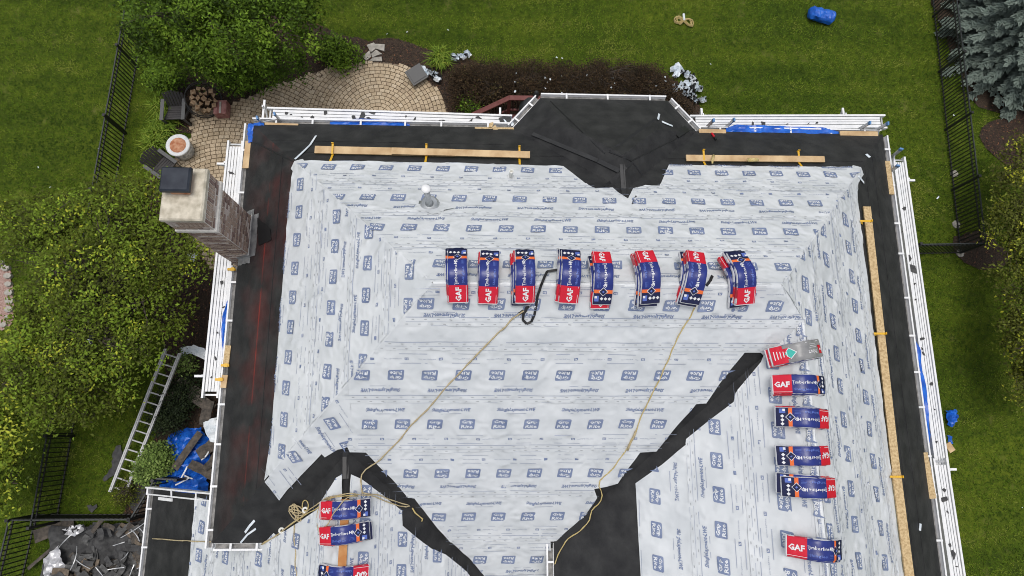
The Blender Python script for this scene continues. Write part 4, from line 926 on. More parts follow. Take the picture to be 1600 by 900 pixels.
rope(cl, .015, 'rope', 'tangled coil of rope on the garage-side valley', 'rope', .004, 'rope_coil')
cl = [(477+5*math.cos(t), 790+9*math.sin(t), .05) for t in np.linspace(0, 6.5, 14)]; rope(cl, .013, 'rope_y', 'yellow loop standing out of the rope tangle', 'rope', .003)
for (u, v, l) in ((440, 829, 'white knot ring on the stretched rope near the garage gutter'), (477, 797, 'white snap ring beside the rope tangle')):
    mb = MB(); c = onroof(u, v, .05); mb.tube([c+(.045*math.cos(t), .045*math.sin(t), .0) for t in np.linspace(0, 6.2, 10)], .022, 6); top('ring', mb, M['pvc'], l, 'ring', 'white rings on the front ropes', smooth=True)
mb = MB(); P = [onroof(u, v, .10 if v < 445 else .065) for u, v in ((878, 421), (868, 422), (855, 424), (853, 428), (851, 432), (849, 437), (847, 442), (845, 447), (843, 454), (840, 462), (838, 476), (835, 492), (830, 503), (823, 506), (817, 500), (818, 490), (823, 484))]
for a, b in zip(P[:-1], P[1:]): mb.bar(a, b, .042, .012)
top('safety_strap', mb, M['strap'], 'black webbing strap looped beside the fourth stack of the ridge row', 'strap')
mb = MB(); P = [onroof(u, v, .06) for u, v in ((826, 478), (820, 485), (811, 490))]; [mb.bar(a, b, .055, .03) for a, b in zip(P[:-1], P[1:])]; top('rope_grab', mb, M['strap'], 'black clip where the tan rope meets the strap', 'clip')
mb = MB(); P = [onroof(u, v, .06) for u, v in ((1104, 446), (1110, 438), (1113, 431))]; [mb.bar(a, b, .045, .02) for a, b in zip(P[:-1], P[1:])]; top('safety_strap', mb, M['strap'], 'short black strap end beside the seventh stack of the ridge row', 'strap')
mb = MB(); P = [onroof(u, v, .04) for u, v in ((988, 319), (991, 312), (994, 306))]; [mb.bar(a, b, .03, .01) for a, b in zip(P[:-1], P[1:])]; top('felt_scrap', mb, M['shingle_dark'], 'small black flap at the tip below the bay valley', 'scrap')
# ================================================================== FENCES
FENCES = []
def fence(p, q, label, h=1.22, gate=False, first=True):
    p, q = np.array((p[0], p[1], 0)), np.array((q[0], q[1], 0)); d = q-p; L = np.linalg.norm(d); d /= L; Z = np.array((0, 0, 1.))
    t = thing('iron_fence', label, 'fence', p, 'black iron fences round the gardens'); rz = math.atan2(d[1], d[0])
    mbp = MB(); mbp.box((0, 0, h/2+.02), (.024, .024, h-.04)); pm = mbp.mesh('picket', M['iron'])
    mbp = MB(); mbp.box((0, 0, h/2+.03), (.065, .065, h+.06)); mbp.box((0, 0, h+.075), (.08, .08, .03)); po = mbp.mesh('post', M['iron'])
    for z in (h-.02, h-.19, .12):
        mb = MB(); mb.bar(p+Z*z, q+Z*z, .034, .034); mb.build('rail', M['iron_rail'] if z > h-.1 else M['iron'], t)
    n = int(L/.128)
    for k in range(1, n): o = link('picket', pm, t, d*(L*k/n)); o.rotation_euler = (0, 0, rz)
    m_ = max(1, int(L/2.4+.5))
    for k in range(0 if first else 1, m_+1): o = link('post', po, t, d*(L*k/m_)); o.rotation_euler = (0, 0, rz)
    FENCES.append((p, q))
M['iron_rail'] = mat('iron_rail', (.03, .034, .036), .35)
fA0, fA1 = np.array((-11.35, 16.5, 0)), at(92, 815, 0)
fence(fA0, fA1, 'long black iron fence between the two lawns, running behind the leafy trees')
fB0, fB1 = at(13, 813, 1.22), at(203, 812, 1.22)
fence(fB0, fB1, 'black iron fence along the heap of torn shingles'); fence(fB0, fB0+(-.35, -4.5, 0), 'black iron fence beyond the shingle heap, ending at the bottom edge', first=False)
fD0, fD1 = at(203, 811, 1.22), at(240, 751, 1.22)
fence(fD0, fD1, 'slanting black iron gate panel beside the garage roof'); fence(fD1+(.05, .05, 0), at(276, 750, 1.22), 'short black iron panel between gate and blue tarp heap', first=False)
fE0, fE1 = np.array((16.02, 16.6, 0)), at(1497, 396, 0)
fence(fE0, fE1, 'long black iron fence in front of the blue spruce'); fence(fE1, at(1300, 400, 0), 'black iron fence from the spruce-side corner toward the house', first=False)
# ================================================================== FOLIAGE
def ramp_mat(name, els, rough=.6): 
    m = mat(name, (0, 0, 0), rough, attr=els); m.node_tree.nodes['Principled BSDF'].inputs['Specular IOR Level'].default_value = .12; return m
M['crab'] = ramp_mat('crabapple_leaf', [(0, (.03, .036, .007)), (.35, (.085, .108, .012)), (.6, (.125, .19, .018)), (.8, (.19, .29, .026)), (1, (.40, .42, .04))])
M['weep'] = ramp_mat('bright_leaf', [(0, (.020, .036, .006)), (.4, (.075, .135, .012)), (.75, (.15, .25, .022)), (1, (.26, .36, .045))])
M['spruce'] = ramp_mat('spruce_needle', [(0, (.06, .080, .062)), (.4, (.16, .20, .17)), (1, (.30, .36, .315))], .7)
M['barb'] = ramp_mat('barberry_leaf', [(0, (.014, .011, .007)), (.5, (.046, .031, .018)), (.8, (.092, .056, .030)), (1, (.11, .105, .035))], .75)
M['olive'] = ramp_mat('olive_leaf', [(0, (.03, .033, .008)), (.5, (.085, .095, .016)), (.8, (.16, .20, .024)), (1, (.42, .42, .04))])
M['yell'] = ramp_mat('lime_leaf', [(0, (.04, .06, .01)), (.5, (.15, .22, .02)), (1, (.42, .45, .05))])
M['box'] = ramp_mat('boxwood_leaf', [(0, (.05, .08, .02)), (.45, (.15, .23, .05)), (1, (.32, .40, .13))])
M['yew'] = ramp_mat('yew_leaf', [(0, (.01, .016, .008)), (.6, (.024, .036, .014)), (1, (.05, .07, .025))])
M['blade'] = ramp_mat('blade_leaf', [(0, (.06, .11, .010)), (.5, (.125, .20, .018)), (1, (.27, .31, .045))])
def leaf_geo(C, size, tint, up=.6, asp=1.9, droop=0.):
    n = len(C); N_ = rng.normal(0, 1, (n, 3)); N_[:, 2] = np.abs(N_[:, 2])+up*2; N_ /= np.linalg.norm(N_, axis=1)[:, None]
    A = rng.normal(0, 1, (n, 3)); A[:, 2] -= droop; A -= N_*(A*N_).sum(1)[:, None]; A /= np.linalg.norm(A, axis=1)[:, None]; B = np.cross(N_, A)
    s = (np.asarray(size)*rng.uniform(.6, 1.25, n))[:, None]; V = np.empty((n, 4, 3))
    V[:, 0] = C-A*s*.5; V[:, 1] = C+B*s*.5/asp*1.0-A*s*.05+N_*s*.08; V[:, 2] = C+A*s*.5-N_*s*.1; V[:, 3] = C-B*s*.5/asp-A*s*.05+N_*s*.08
    return V.reshape(-1, 3), np.arange(n*4).reshape(-1, 4), np.repeat(np.clip(tint, 0, 1), 4)
def tree(name, label, cat, base, lobes, nclump, per, size, m, spread=.2, trunk=.12, group=None, yellow=.06, droop=0., limbs=14, twigs=120, shell=.55, up=.6, fork=None, asp=1.9):
    t = thing(name, label, cat, base, group); org = np.array(base, float); cl = []; w_ = np.array([rx*ry for (_, _, _, rx, ry, _) in lobes]); w_ = w_/w_.sum()
    for (x, y, z, rx, ry, rz), f in zip(lobes, w_):
        k = max(4, int(nclump*f)); d = rng.normal(0, 1, (k, 3)); d[:, 2] = np.where(rng.random(k) < .8, np.abs(d[:, 2]), d[:, 2]); d /= np.linalg.norm(d, axis=1)[:, None]
        r = shell+(1-shell)*rng.random(k)**.5; cl.append(np.array((x, y, z))+d*r[:, None]*np.array((rx, ry, rz)))
    cl = np.vstack(cl); n = len(cl); K = rng.integers(per//2, per*3//2, n); idx = np.repeat(np.arange(n), K)
    off = rng.normal(0, spread, (len(idx), 3)); off[:, 2] *= .7
    if droop: off[:, 2] -= droop*rng.random(len(idx))**1.5*1.2; off[:, :2] *= .75
    C = cl[idx]+off; ct = np.clip(rng.normal(.42, .20, n), .02, .9); ct[rng.random(n) < yellow] = .95
    tint = ct[idx]+rng.normal(0, .10, len(idx))
    V, F, T = leaf_geo(C-org, size, tint, up, asp, droop*2); link('crown', fastmesh('crown', V, F, m, T), t)
    mb = MB(); top_z = min(c[2] for c in lobes) if fork is None else fork; f0 = org+(0, 0, max(.3, top_z*.4-.0))
    mb.tube([org-(0, 0, .1), org+(.03, .02, .2), f0], [trunk*1.25, trunk, trunk*.85], 9); mb.build('trunk', M['bark'], t, True)
    sel = cl[rng.choice(n, min(limbs, n), replace=False)]
    for q in sel:
        mb = MB(); mid = (f0+q)/2+rng.normal(0, .12, 3)+(0, 0, .15); mb.tube([f0-(0, 0, .05), mid, q], [trunk*.5, trunk*.32, .012], 5); mb.build('limb', M['bark'], t, True)
    mb = MB()
    for q in cl[rng.choice(n, min(twigs, n), replace=False)]:
        j = sel[np.argmin(((sel-q)**2).sum(1))]; mid0 = (f0+j)/2; a = mid0+(j-mid0)*rng.random(); mb.tube([a, (a+q)/2+rng.normal(0, .08, 3), q+rng.normal(0, .05, 3)], [.016, .011, .004], 4)
    o = mb.build('twig', M['bark'], t); o['kind'] = 'stuff'; return t
def L(u, v, z, rx, ry, rz): return (*at(u, v, z), rx, ry, rz)
G0 = lambda u, v: at(u, v, 0)
tree('crabapple_tree', 'wide olive-green tree with yellowing leaves and bare twigs spreading beside the chimney', 'tree', G0(200, 500),
     [L(170, 345, 2.9, 1.6, 1.1, .8), L(95, 350, 2.6, 1.1, .9, .8), L(240, 325, 2.6, .9, .8, .7), L(262, 410, 3.0, 1.1, 1.2, .8), L(165, 440, 3.4, 1.6, 1.3, .7), L(90, 440, 3., .7, .9, .7), L(85, 560, 3.0, 1.2, 1.1, .8), L(170, 545, 3.2, 1.4, 1.0, .8), L(250, 490, 2.6, .9, .9, .7), L(110, 630, 2.5, 1.1, .7, .6), L(35, 565, 2.5, .8, .7, .6), L(170, 610, 2.3, .8, .5, .6), L(25, 340, 2.5, .7, .6, .6), L(45, 630, 2.4, .8, .5, .5), L(55, 385, 2.7, .9, .8, .7), L(60, 480, 2.7, .55, .8, .6), L(25, 600, 2.6, .9, .7, .6), L(55, 545, 2.9, 1.0, .8, .7), L(200, 290, 2.3, .7, .45, .5)],
     860, 46, .095, M['crab'], .165, .13, yellow=.035, limbs=30, twigs=700, shell=.3)
tree('leafy_tree', 'dense bright green tree with drooping branches over the patio and mulch', 'tree', G0(410, 70),
     [L(280, 45, 4.2, 1.4, 1.2, 1.3), L(360, 30, 4.8, 1.5, 1.4, 1.2), L(425, 40, 4.2, 1.2, 1.1, 1.2), L(350, 80, 3.6, 1.2, .7, 1.1), L(425, 88, 3.0, .85, .5, 1.1), L(268, 62, 3.2, 1.0, .65, 1.0), L(465, 20, 3.2, .75, .7, .8), L(320, 80, 2.8, .8, .4, .7), L(385, 105, 2.5, .5, .35, .7), L(240, 25, 3.6, .9, .9, .9), L(448, 104, 2.2, .45, .35, .6), L(330, -40, 4.5, 2.0, 1.4, 1.2), L(425, -40, 4.2, 1.5, 1.2, 1.2), L(212, 70, 2.6, .45, .4, .4)],
     600, 70, .10, M['weep'], .17, .16, yellow=0., droop=.5, limbs=18, twigs=200, shell=.6, up=.35, asp=2.0)
sg = 'yellowing trees along the far edge of the side lawn'
tree('young_tree', 'olive and lime shrubby tree just below the blue spruce', 'tree', G0(1585, 320), [L(1588, 300, 1.9, .8, 1.1, .8), L(1605, 250, 1.8, .7, .8, .7), L(1570, 350, 1.8, .65, .8, .7), L(1610, 380, 1.9, .9, .9, .8), L(1580, 420, 1.6, .6, .5, .6)], 250, 34, .10, M['olive'], .15, .07, group=sg, yellow=.10, twigs=140, shell=.4)
tree('young_tree', 'olive tree with bright yellow sprigs lower down the far side of the side lawn', 'tree', G0(1600, 520), [L(1600, 480, 1.9, .75, .9, .8), L(1610, 540, 2.2, .8, .9, .8), L(1588, 560, 1.7, .5, .6, .6), L(1615, 610, 1.8, .8, .6, .7)], 210, 34, .10, M['olive'], .15, .07, group=sg, yellow=.16, twigs=110, shell=.4)
tree('lime_tree', 'bright lime-leaved tree at the corner beside the long fence and shingle heap', 'tree', G0(-25, 745), [L(-12, 690, 2.4, .9, .9, .8), L(-10, 760, 2.2, .8, .8, .7), L(0, 655, 2.0, .6, .5, .6), L(-40, 730, 2.4, 1., 1., .8)], 240, 32, .10, M['yell'], .17, .07, yellow=.2, twigs=60, shell=.4)
# blue spruce: tiers of drooping boughs
def spruce(base, R, H, label):
    t = thing('blue_spruce', label, 'tree', base); org = np.array(base); mb = MB(); mb.tube([(org[0], org[1], 0), (org[0], org[1], H)], [.16, .02], 8); mb.build('trunk', M['bark'], t, True)
    Cs, As, Ns, Sz, Ti = [], [], [], [], []
    nt = 26
    for i in range(nt):
        f = i/(nt-1); z = .35+(H-.5)*f**1.05; r = R*(1-f)**.85+.12; nb = max(6, int(34*(1-f)**.7)+4)
        for k in range(nb):
            a = 6.283*(k+rng.random()*.8)/nb+i*.9; rr = r*rng.uniform(.82, 1.1); dr = np.array((math.cos(a), math.sin(a))); bt = rng.normal(.55, .10)
            ns = max(5, int(rr/.115))
            for j in range(ns):
                s = (j+.6)/ns; c = np.array((*(dr*rr*s), z+.16*math.sin(s*2.4)-.34*s*s*rr/R-.0)); lat = np.array((-dr[1], dr[0], 0)); w_ = .36*(1-s*.72)*min(1, rr/1.2)+.06
                for sd in (-1, 1, 0):
                    ax = np.array((*dr, -.12))*(.75 if sd else 1)+lat*sd*.95; ax /= np.linalg.norm(ax); ln = (w_ if sd else .2)*rng.uniform(.8, 1.2)
                    for q in range(2 if sd else 1):
                        st = c+ax*ln*(.5 if q == 0 else .8)+rng.normal(0, .025, 3)
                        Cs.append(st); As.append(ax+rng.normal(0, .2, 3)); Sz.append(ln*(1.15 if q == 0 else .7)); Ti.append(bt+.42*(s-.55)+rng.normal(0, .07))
    C = np.array(Cs); A = np.array(As); A /= np.linalg.norm(A, axis=1)[:, None]; S = np.array(Sz)[:, None]; Ti = np.array(Ti); n = len(C)
    Vs, Ts = [], []
    for rot in (0., 1.05, 2.1):       # three crossed needle fans make one bottle-brush spray
        U = np.cross(A, np.array((0, 0, 1.))); U /= np.linalg.norm(U, axis=1)[:, None]+1e-9; W_ = np.cross(U, A); B = U*math.cos(rot)+W_*math.sin(rot); V = np.empty((n, 4, 3)); w_ = np.minimum(.085, S*.34)
        V[:, 0] = C-A*S*.5; V[:, 1] = C+B*w_-A*S*.1; V[:, 2] = C+A*S*.55; V[:, 3] = C-B*w_-A*S*.1; Vs.append(V.reshape(-1, 3)); Ts.append(np.repeat(np.clip(Ti, 0, 1), 4))
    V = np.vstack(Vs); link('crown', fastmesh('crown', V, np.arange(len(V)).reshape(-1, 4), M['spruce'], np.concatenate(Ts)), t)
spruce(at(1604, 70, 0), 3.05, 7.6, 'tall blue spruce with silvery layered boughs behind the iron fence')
# shrubs and hedges
def shrub(name, label, cat, lobes, nclump, per, size, m, group=None, base=None, spread=.12, up=.5, yellow=0., asp=1.9, twigs=60, shell=.5):
    b_ = np.array(lobes[0][:3]); b_[2] = 0; return tree(name, label, cat, b_ if base is None else base, lobes, nclump, per, size, m, spread, .03, group, yellow, 0., 6, twigs, shell, up, .15, asp)
hg = 'dark barberry bushes behind the house'
shrub('barberry_bush', 'rounded dark brownish barberry bush beside the patio and deck rail', 'shrub', [L(752, 134, .5, 1.0, .78, .8), L(726, 130, .45, .55, .55, .6), L(785, 135, .45, .65, .75, .65), L(740, 162, .35, .7, .45, .5)], 640, 28, .06, M['barb'], hg, twigs=260)
shrub('barberry_hedge', 'long dark reddish barberry hedge behind the bay roof', 'hedge', [L(830, 134, .5, .8, .78, .75), L(880, 136, .5, .8, .75, .72), L(930, 134, .5, .8, .78, .75), L(980, 135, .5, .8, .74, .7), L(1010, 138, .5, .7, .75, .7), L(1035, 152, .4, .5, .55, .55), L(1064, 174, .35, .4, .35, .4)], 1300, 28, .06, M['barb'], hg, twigs=520)
shrub('boxwood_bush', 'pale green rounded bush at the foot of the fallen ladder', 'shrub', [L(238, 730, .4, .4, .42, .45), L(252, 717, .4, .38, .4, .45)], 260, 28, .075, M['box'], asp=1.3, spread=.09, twigs=20)
shrub('low_shrub', 'thin straggly shrub between ladder foot and gate', 'shrub', [L(205, 762, .2, .3, .4, .25), L(196, 775, .15, .25, .25, .2)], 50, 20, .06, M['olive'], twigs=20)
shrub('yew_bush', 'dark green yew bush under the plank end beside the fallen ladder', 'shrub', [L(275, 628, .45, .5, .6, .5), L(262, 655, .4, .45, .45, .45), L(298, 610, .45, .4, .5, .45)], 230, 26, .07, M['yew'], twigs=60)
shrub('leafy_sapling', 'small bright leafy shoot beside the white plastic sheet', 'shrub', [L(292, 566, .6, .3, .35, .4)], 26, 22, .09, M['box'], twigs=10)
shrub('leafy_shrub', 'low leafy shrub between the drooping tree and stepping stones', 'shrub', [L(535, 88, .35, .6, .4, .4), L(515, 75, .3, .5, .35, .35)], 90, 26, .11, M['weep'], twigs=20)
shrub('flowering_shrub', 'small green shrub with pale flowers between hedge and deck rail', 'shrub', [L(735, 165, .5, .3, .3, .3)], 40, 20, .07, M['weep'], twigs=10)
shrub('side_shrub', 'green shrub beside the log hoop and fence-side lawn', 'shrub', [L(256, 122, .5, .5, .5, .5), L(276, 110, .7, .5, .5, .5)], 140, 24, .09, M['weep'], twigs=20)
shrub('dark_shrub', 'dark green shrub filling the bed edge under the drooping tree', 'shrub', [L(375, 128, .5, .6, .4, .5), L(405, 118, .5, .6, .4, .5), L(350, 116, .5, .45, .35, .5)], 190, 24, .09, M['weep'], twigs=20)
def grassclump(p, n, h, r, label, m='blade'):
    mb = MB(); T = []
    for _ in range(n):
        a = rng.random()*6.283; l = h*rng.uniform(.6, 1.1); b_ = np.array((p[0], p[1], 0))+(*rng.normal(0, r*.22, 2), 0); d = np.array((math.cos(a), math.sin(a), 0)); s_ = np.array((-d[1], d[0], 0))*.013; o_ = r*rng.uniform(.5, 1.1)
        P = [b_, b_+d*o_*.4+(0, 0, l*.7), b_+d*o_+(0, 0, l*.75*rng.uniform(.6, 1))]; k = len(mb.v); tt = rng.normal(.5, .2)
        mb.add([P[0]-s_, P[0]+s_, P[1]+s_, P[1]-s_, P[2]], [(0, 1, 2, 3), (3, 2, 4)]); T += [min(1, max(0, tt))]*5
    o = top('grass_clump', mb, M[m], label, 'ornamental grass', 'ornamental grass clumps'); a = o.data.attributes.new('tint', 'FLOAT', 'POINT'); a.data.foreach_set('value', np.array(T, np.float32))
grassclump(G0(688, 98), 260, .55, .5, 'bright green ornamental grass clump between mulch and barberry bush')
for u, v, l in ((262, 196, 'uppermost grass clump at the patio edge, beside the slatted chair'), (252, 212, 'grass clump at the patio edge just above the white planter'), (246, 230, 'yellowish grass clump at the patio edge beside the white planter'), (258, 172, 'grass clump tight against the slatted chair')): grassclump(G0(u, v), 170, .5, .5, l)
# ================================================================== GARDEN FURNITURE AND THINGS ON THE GROUND
def chair(p, rz, label):
    t = thing('garden_chair', label, 'chair', p, 'dark slatted garden chairs on the patio'); t.rotation_euler = (0, 0, rz)
    def part(nm, fn, m='chair'):
        mb = MB(); fn(mb); link(nm, mb.mesh(nm, M[m]), t)
    for k in range(6): part('seat_slat', lambda mb: mb.frame((0, -.25+k*.09, .40-.022*k), (.27, 0, 0), (0, .04, -.01), (0, 0, .010)))
    for k in range(7):
        x = -.26+k*.0867; hh_ = .50-.025*abs(k-3); part('back_slat', lambda mb: mb.bar((x, .24, .28), (x*1.08, .24+hh_*.55, .28+hh_), .072, .018, (0, 1, .4)))
    for sx in (-1, 1):
        part('arm', lambda mb: (mb.frame((sx*.33, -.03, .58), (.055, 0, 0), (0, .36, 0), (0, 0, .013)), mb.bar((sx*.33, -.36, .57), (sx*.33, -.30, .0), .06, .04, (1, 0, 0))), 'grey')
        part('leg', lambda mb: mb.bar((sx*.29, -.28, .40), (sx*.29, .42, .0), .05, .09, (1, 0, 0)))
    part('back_rail', lambda mb: mb.frame((0, .44, .56), (.32, 0, 0), (0, .012, .006), (0, -.01, .03)))
chair(at(284, 184, .0)+(0, 0, .05), .05, 'dark slatted garden chair between the log hoop and the lawn'); chair(at(264, 268, .0)+(0, 0, .05), math.radians(55), 'dark slatted garden chair half hidden behind the chimney top')
pp = at(291, 239, 0)+(0, 0, .05)
t = thing('planter', 'round white-rimmed patio bowl with a rusty stained top', 'fire bowl', pp); mb = MB(); mb.lathe((0, 0, 0), [(.24, 0), (.30, .05), (.33, .25), (.34, .42), (.33, .5)], 28); link('body', mb.mesh('body', M['bowl'] if 'bowl' in M else M['canvas'], smooth=True), t)
mb = MB(); mb.lathe((0, 0, .5), [(.33, -.02), (.37, .0), (.375, .04), (.35, .06), (.27, .055), (.24, .03)], 28); link('rim', mb.mesh('rim', M['canvas'], smooth=True), t)
mb = MB(); mb.lathe((0, 0, .5), [(.26, .03), (.25, .045), (.12, .052), (.0, .05)], 24); link('burner_plate', mb.mesh('burner_plate', M['rust'], smooth=True), t)
# log hoop
lp = at(326, 168, 0)+(0, 0, .05); t = thing('log_hoop', 'round black iron log hoop full of split firewood', 'log rack', lp); axis = np.array((.5, -.3, 1.)); axis /= np.linalg.norm(axis); ux = np.cross(axis, (0, 1, 0)); ux /= np.linalg.norm(ux); uy = np.cross(axis, ux)
hc = lp+(0.02, 0.02, .42)
for k in (-.16, .16):
    mb = MB(); mb.tube([hc+axis*k+(ux*math.cos(a)+uy*math.sin(a))*.54 for a in np.linspace(0, 6.283, 33)], .018, 6); mb.build('hoop', M['iron'], t, True)
mb = MB()
for sx in (-.25, .25): mb.bar(hc-axis*.16+ux*sx-uy*.3, lp+(sx, .1, 0), .03, .03)
mb.build('stand', M['iron'], t)
k = 0
for r, n in ((.0, 1), (.17, 6), (.34, 12)):
    for j in range(n):
        a = 6.283*(j+.3*random.random())/n; c = hc+(ux*math.cos(a)+uy*math.sin(a))*r; w_ = .088; mb = MB(); q = random.choice((3, 4, 4)); ln = .10+.2*random.random()
        loop = [c-axis*.2+(ux*math.cos(b+a)+uy*math.sin(b+a))*w_*random.uniform(.75, 1.2) for b in np.linspace(0, 6.283, q, endpoint=False)]
        mb.prism(loop, ln+.2, axis); top('firewood', mb, M['log'], 'split firewood log held in the round iron hoop', 'log', 'split logs in the iron hoop')
mb = MB(); c = at(347, 171, .25); mb.box(c, (.40, .46, .34), 0, .05); mb.box(c+(.01, -.02, .175), (.06, .40, .02), 1, .05)
for dx in (-.13, .13): mb.box(c+(dx, -.02, .172), (.11, .44, .015), 0, .05)
top('wooden_crate', mb, [M['pinkwood'], M['pale_stone']], 'faded red wooden box with a pale stripe beside the log hoop', 'box')
# timber deck with red handrail
dk = thing('wooden_deck', 'dark red timber deck with handrail between hedge and bay', 'deck', (2, 7.5, 0)); A, B, C_ = at(738, 180, 1.25), at(796, 153, 1.9), at(842, 153, 1.9)
mb = MB(); mb.box(((B[0]+C_[0])/2+1.3, B[1]-.75, .9), (3.6, 1.4, .08)); mb.build('platform', M['deckred'], dk)
for a, b in ((A, B), (B, C_+(3, 0, 0))):
    mb = MB(); mb.bar(a, b, .15, .045); mb.build('handrail', M['deckred'], dk); mb = MB(); mb.bar(np.array(a)-(0, 0, .75), np.array(b)-(0, 0, .75), .06, .05); mb.build('lower_rail', M['deckred'], dk)
    n = int(np.linalg.norm(np.array(b)-np.array(a))/.13)
    for k in range(1, n):
        c = np.array(a)+(np.array(b)-np.array(a))*k/n; mb = MB(); mb.bar(c-(0, 0, .03), c-(0, 0, .76), .03, .03, (1, 0, 0)); mb.build('baluster', M['iron'], dk)
for c in (A, B, C_): mb = MB(); mb.bar(np.array(c)-(0, 0, .02), (c[0], c[1], 0), .1, .1, (1, 0, 0)); mb.build('post', M['deckred'], dk)
for k in range(4): mb = MB(); f = (k+.5)/4; c = np.array(A)+(np.array(B)-np.array(A))*f; mb.box((c[0]+.25, c[1]-.55, .2+.17*k), (.4, .9, .05), 0, .4); mb.build('stair_tread', M['deckred'], dk)
gc = at(829, 160, 1.9); mb = MB(); mb.lathe((gc[0], gc[1]-.05, .94), [(.34, 0), (.36, .4), (.33, .85), (.2, 1.0), (.05, 1.03)], 10); mb.lathe((gc[0]+.16, gc[1]+.2, .94), [(.09, 0), (.1, .9), (.07, 1.2), (.03, 1.26)], 8); top('covered_grill', mb, M['cover'] if 'cover' in M else M['grey'], 'dark covered grill standing on the deck beside the bay gutter', 'grill', smooth=True)
# crumpled sheets
def crumple(poly, z, amp, m, label, cat, name, sd, group=None, dome=.0, step=.07, freq=3., m2=None, sm=False):
    q = [np.array(p[:2]) for p in px(poly, z)]; out = []
    for i in range(len(q)):
        a, b = q[i-1], q[i]; k = max(1, int(np.linalg.norm(b-a)/step)); out += [a+(b-a)*j/k+rng.normal(0, .012, 2) for j in range(k)]
    out = np.array(out); lo, hi = out.min(0), out.max(0); G = np.array([(x, y) for x in np.arange(lo[0], hi[0], step) for y in np.arange(lo[1], hi[1], step)]); G += rng.uniform(-.02, .02, G.shape); G = G[inpoly(G, out)]
    V, _, F, *_r = delaunay_2d_cdt([Vector(p) for p in np.vstack([out, G])], [], [list(range(len(out)))], 1, 1e-6); cen = out.mean(0); R_ = np.abs(out-cen).max()
    def h(x, y):
        r = abs(noise.noise(Vector((x*freq, y*freq, sd))))+.5*abs(noise.noise(Vector((x*freq*2.3+3, y*freq*2.3, sd)))); f = max(0, 1-np.hypot(x-cen[0], y-cen[1])/R_)
        return z+.02+amp*(1-min(1, r*1.6))+dome*math.sqrt(f)
    mb = MB(); FF = [tuple(f) for f in F]; VV = [(v[0], v[1], h(v[0], v[1])) for v in V]; mi = [0]*len(FF)
    if m2: mi = [1 if noise.noise(Vector((V[f[0]][0]*4+9, V[f[0]][1]*4, sd+2))) > .08 else 0 for f in FF]
    mb.add(VV, FF, mi); return top(name, mb, [M[m]]+([M[m2]] if m2 else []), label, cat, group, smooth=sm)
mb = MB(); a_, b_ = at(1264, 19, .2), at(1303, 29, .2); K = 26
mb.tube([a_+(b_-a_)*t for t in np.linspace(0, 1, K)], [.12, .19, .215]+[.225]*(K-6)+[.22, .19, .12], 22)
mb.v = [(x+.06*noise.noise(Vector((x*5, y*5, z*5))), y+.06*noise.noise(Vector((x*5, y*5, z*9+5))), max(.01, z+.05*noise.noise(Vector((x*4, y*9, z*6+9)))+.035*abs(noise.noise(Vector((x*11, y*6, 3)))))) for x, y, z in mb.v]
top('tarp_roll', mb, M['blue_tarp'], 'rolled bright blue tarp bundle lying alone on the back lawn', 'tarp')
crumple([(262, 690), (280, 672), (318, 668), (335, 690), (334, 735), (325, 770), (300, 772), (258, 762), (256, 738), (264, 722), (258, 705)], .05, .28, 'blue_tarp', 'large crumpled blue tarp with old shingles heaped on it beside the garage roof', 'tarp', 'blue_tarp', 8, dome=.3, freq=2.2)
crumple([(1474, 642), (1490, 640), (1493, 652), (1482, 668), (1476, 664)], .0, .15, 'blue_tarp', 'crumpled blue tarp on the side lawn beside the long plank', 'tarp', 'blue_tarp', 12, dome=.1, step=.05, freq=5)
crumple([(1479, 680), (1486, 682), (1487, 693), (1480, 694)], .0, .1, 'blue_tarp', 'small blue tarp scrap on the side lawn beside the near plank', 'tarp', 'blue_tarp', 13, step=.05, freq=5)
mb = MB(); c = at(1484, 699, .2); mb.box(c, (.2, .28, .04), 0, .5); top('board_offcut', mb, M['wood'], 'wood offcut poking out beneath the lapped planks', 'board')
wg = 'torn shingle wrappers dropped in the garden'
def wrapper(pts, wd, label, dark, sd):
    rnd = random.Random(sd); P = []; m = len(pts)-1
    for k in range(m*5+1):
        f = k/5; a = min(int(f), m-1); P.append(at(*pts[a], .12)+(at(*pts[a+1], .12)-at(*pts[a], .12))*(f-a)+np.array((rnd.uniform(-.03, .03), rnd.uniform(-.03, .03), 0)))
    mb = MB(); K = 6; n = len(P)
    for k, p in enumerate(P):
        d = P[min(k+1, n-1)]-P[max(k-1, 0)]; d[2] = 0; d /= np.linalg.norm(d)+1e-9; y = np.array((-d[1], d[0], 0)); w_ = wd*rnd.uniform(.55, 1.25)*(.45 if k in (0, n-1) else 1)
        for q in range(K): mb.v.append(tuple(p+y*w_*(q/(K-1)-.5)+np.array((rnd.uniform(-.015, .015), rnd.uniform(-.015, .015), .02+(.11 if q % 2 else .0)*rnd.uniform(.4, 1.2)+.05*rnd.random()))))
    for k in range(n-1):
        for q in range(K-1):
            a = k*K+q; mb.f.append((a, a+K, a+K+1, a+1)); mb.m.append(1 if rnd.random() < dark or (k % 4 == 3 and dark > 0 and rnd.random() < .6) else 0)
    top('torn_wrapper', mb, [M['scrap'], M['strap']], label, 'wrapper', wg)
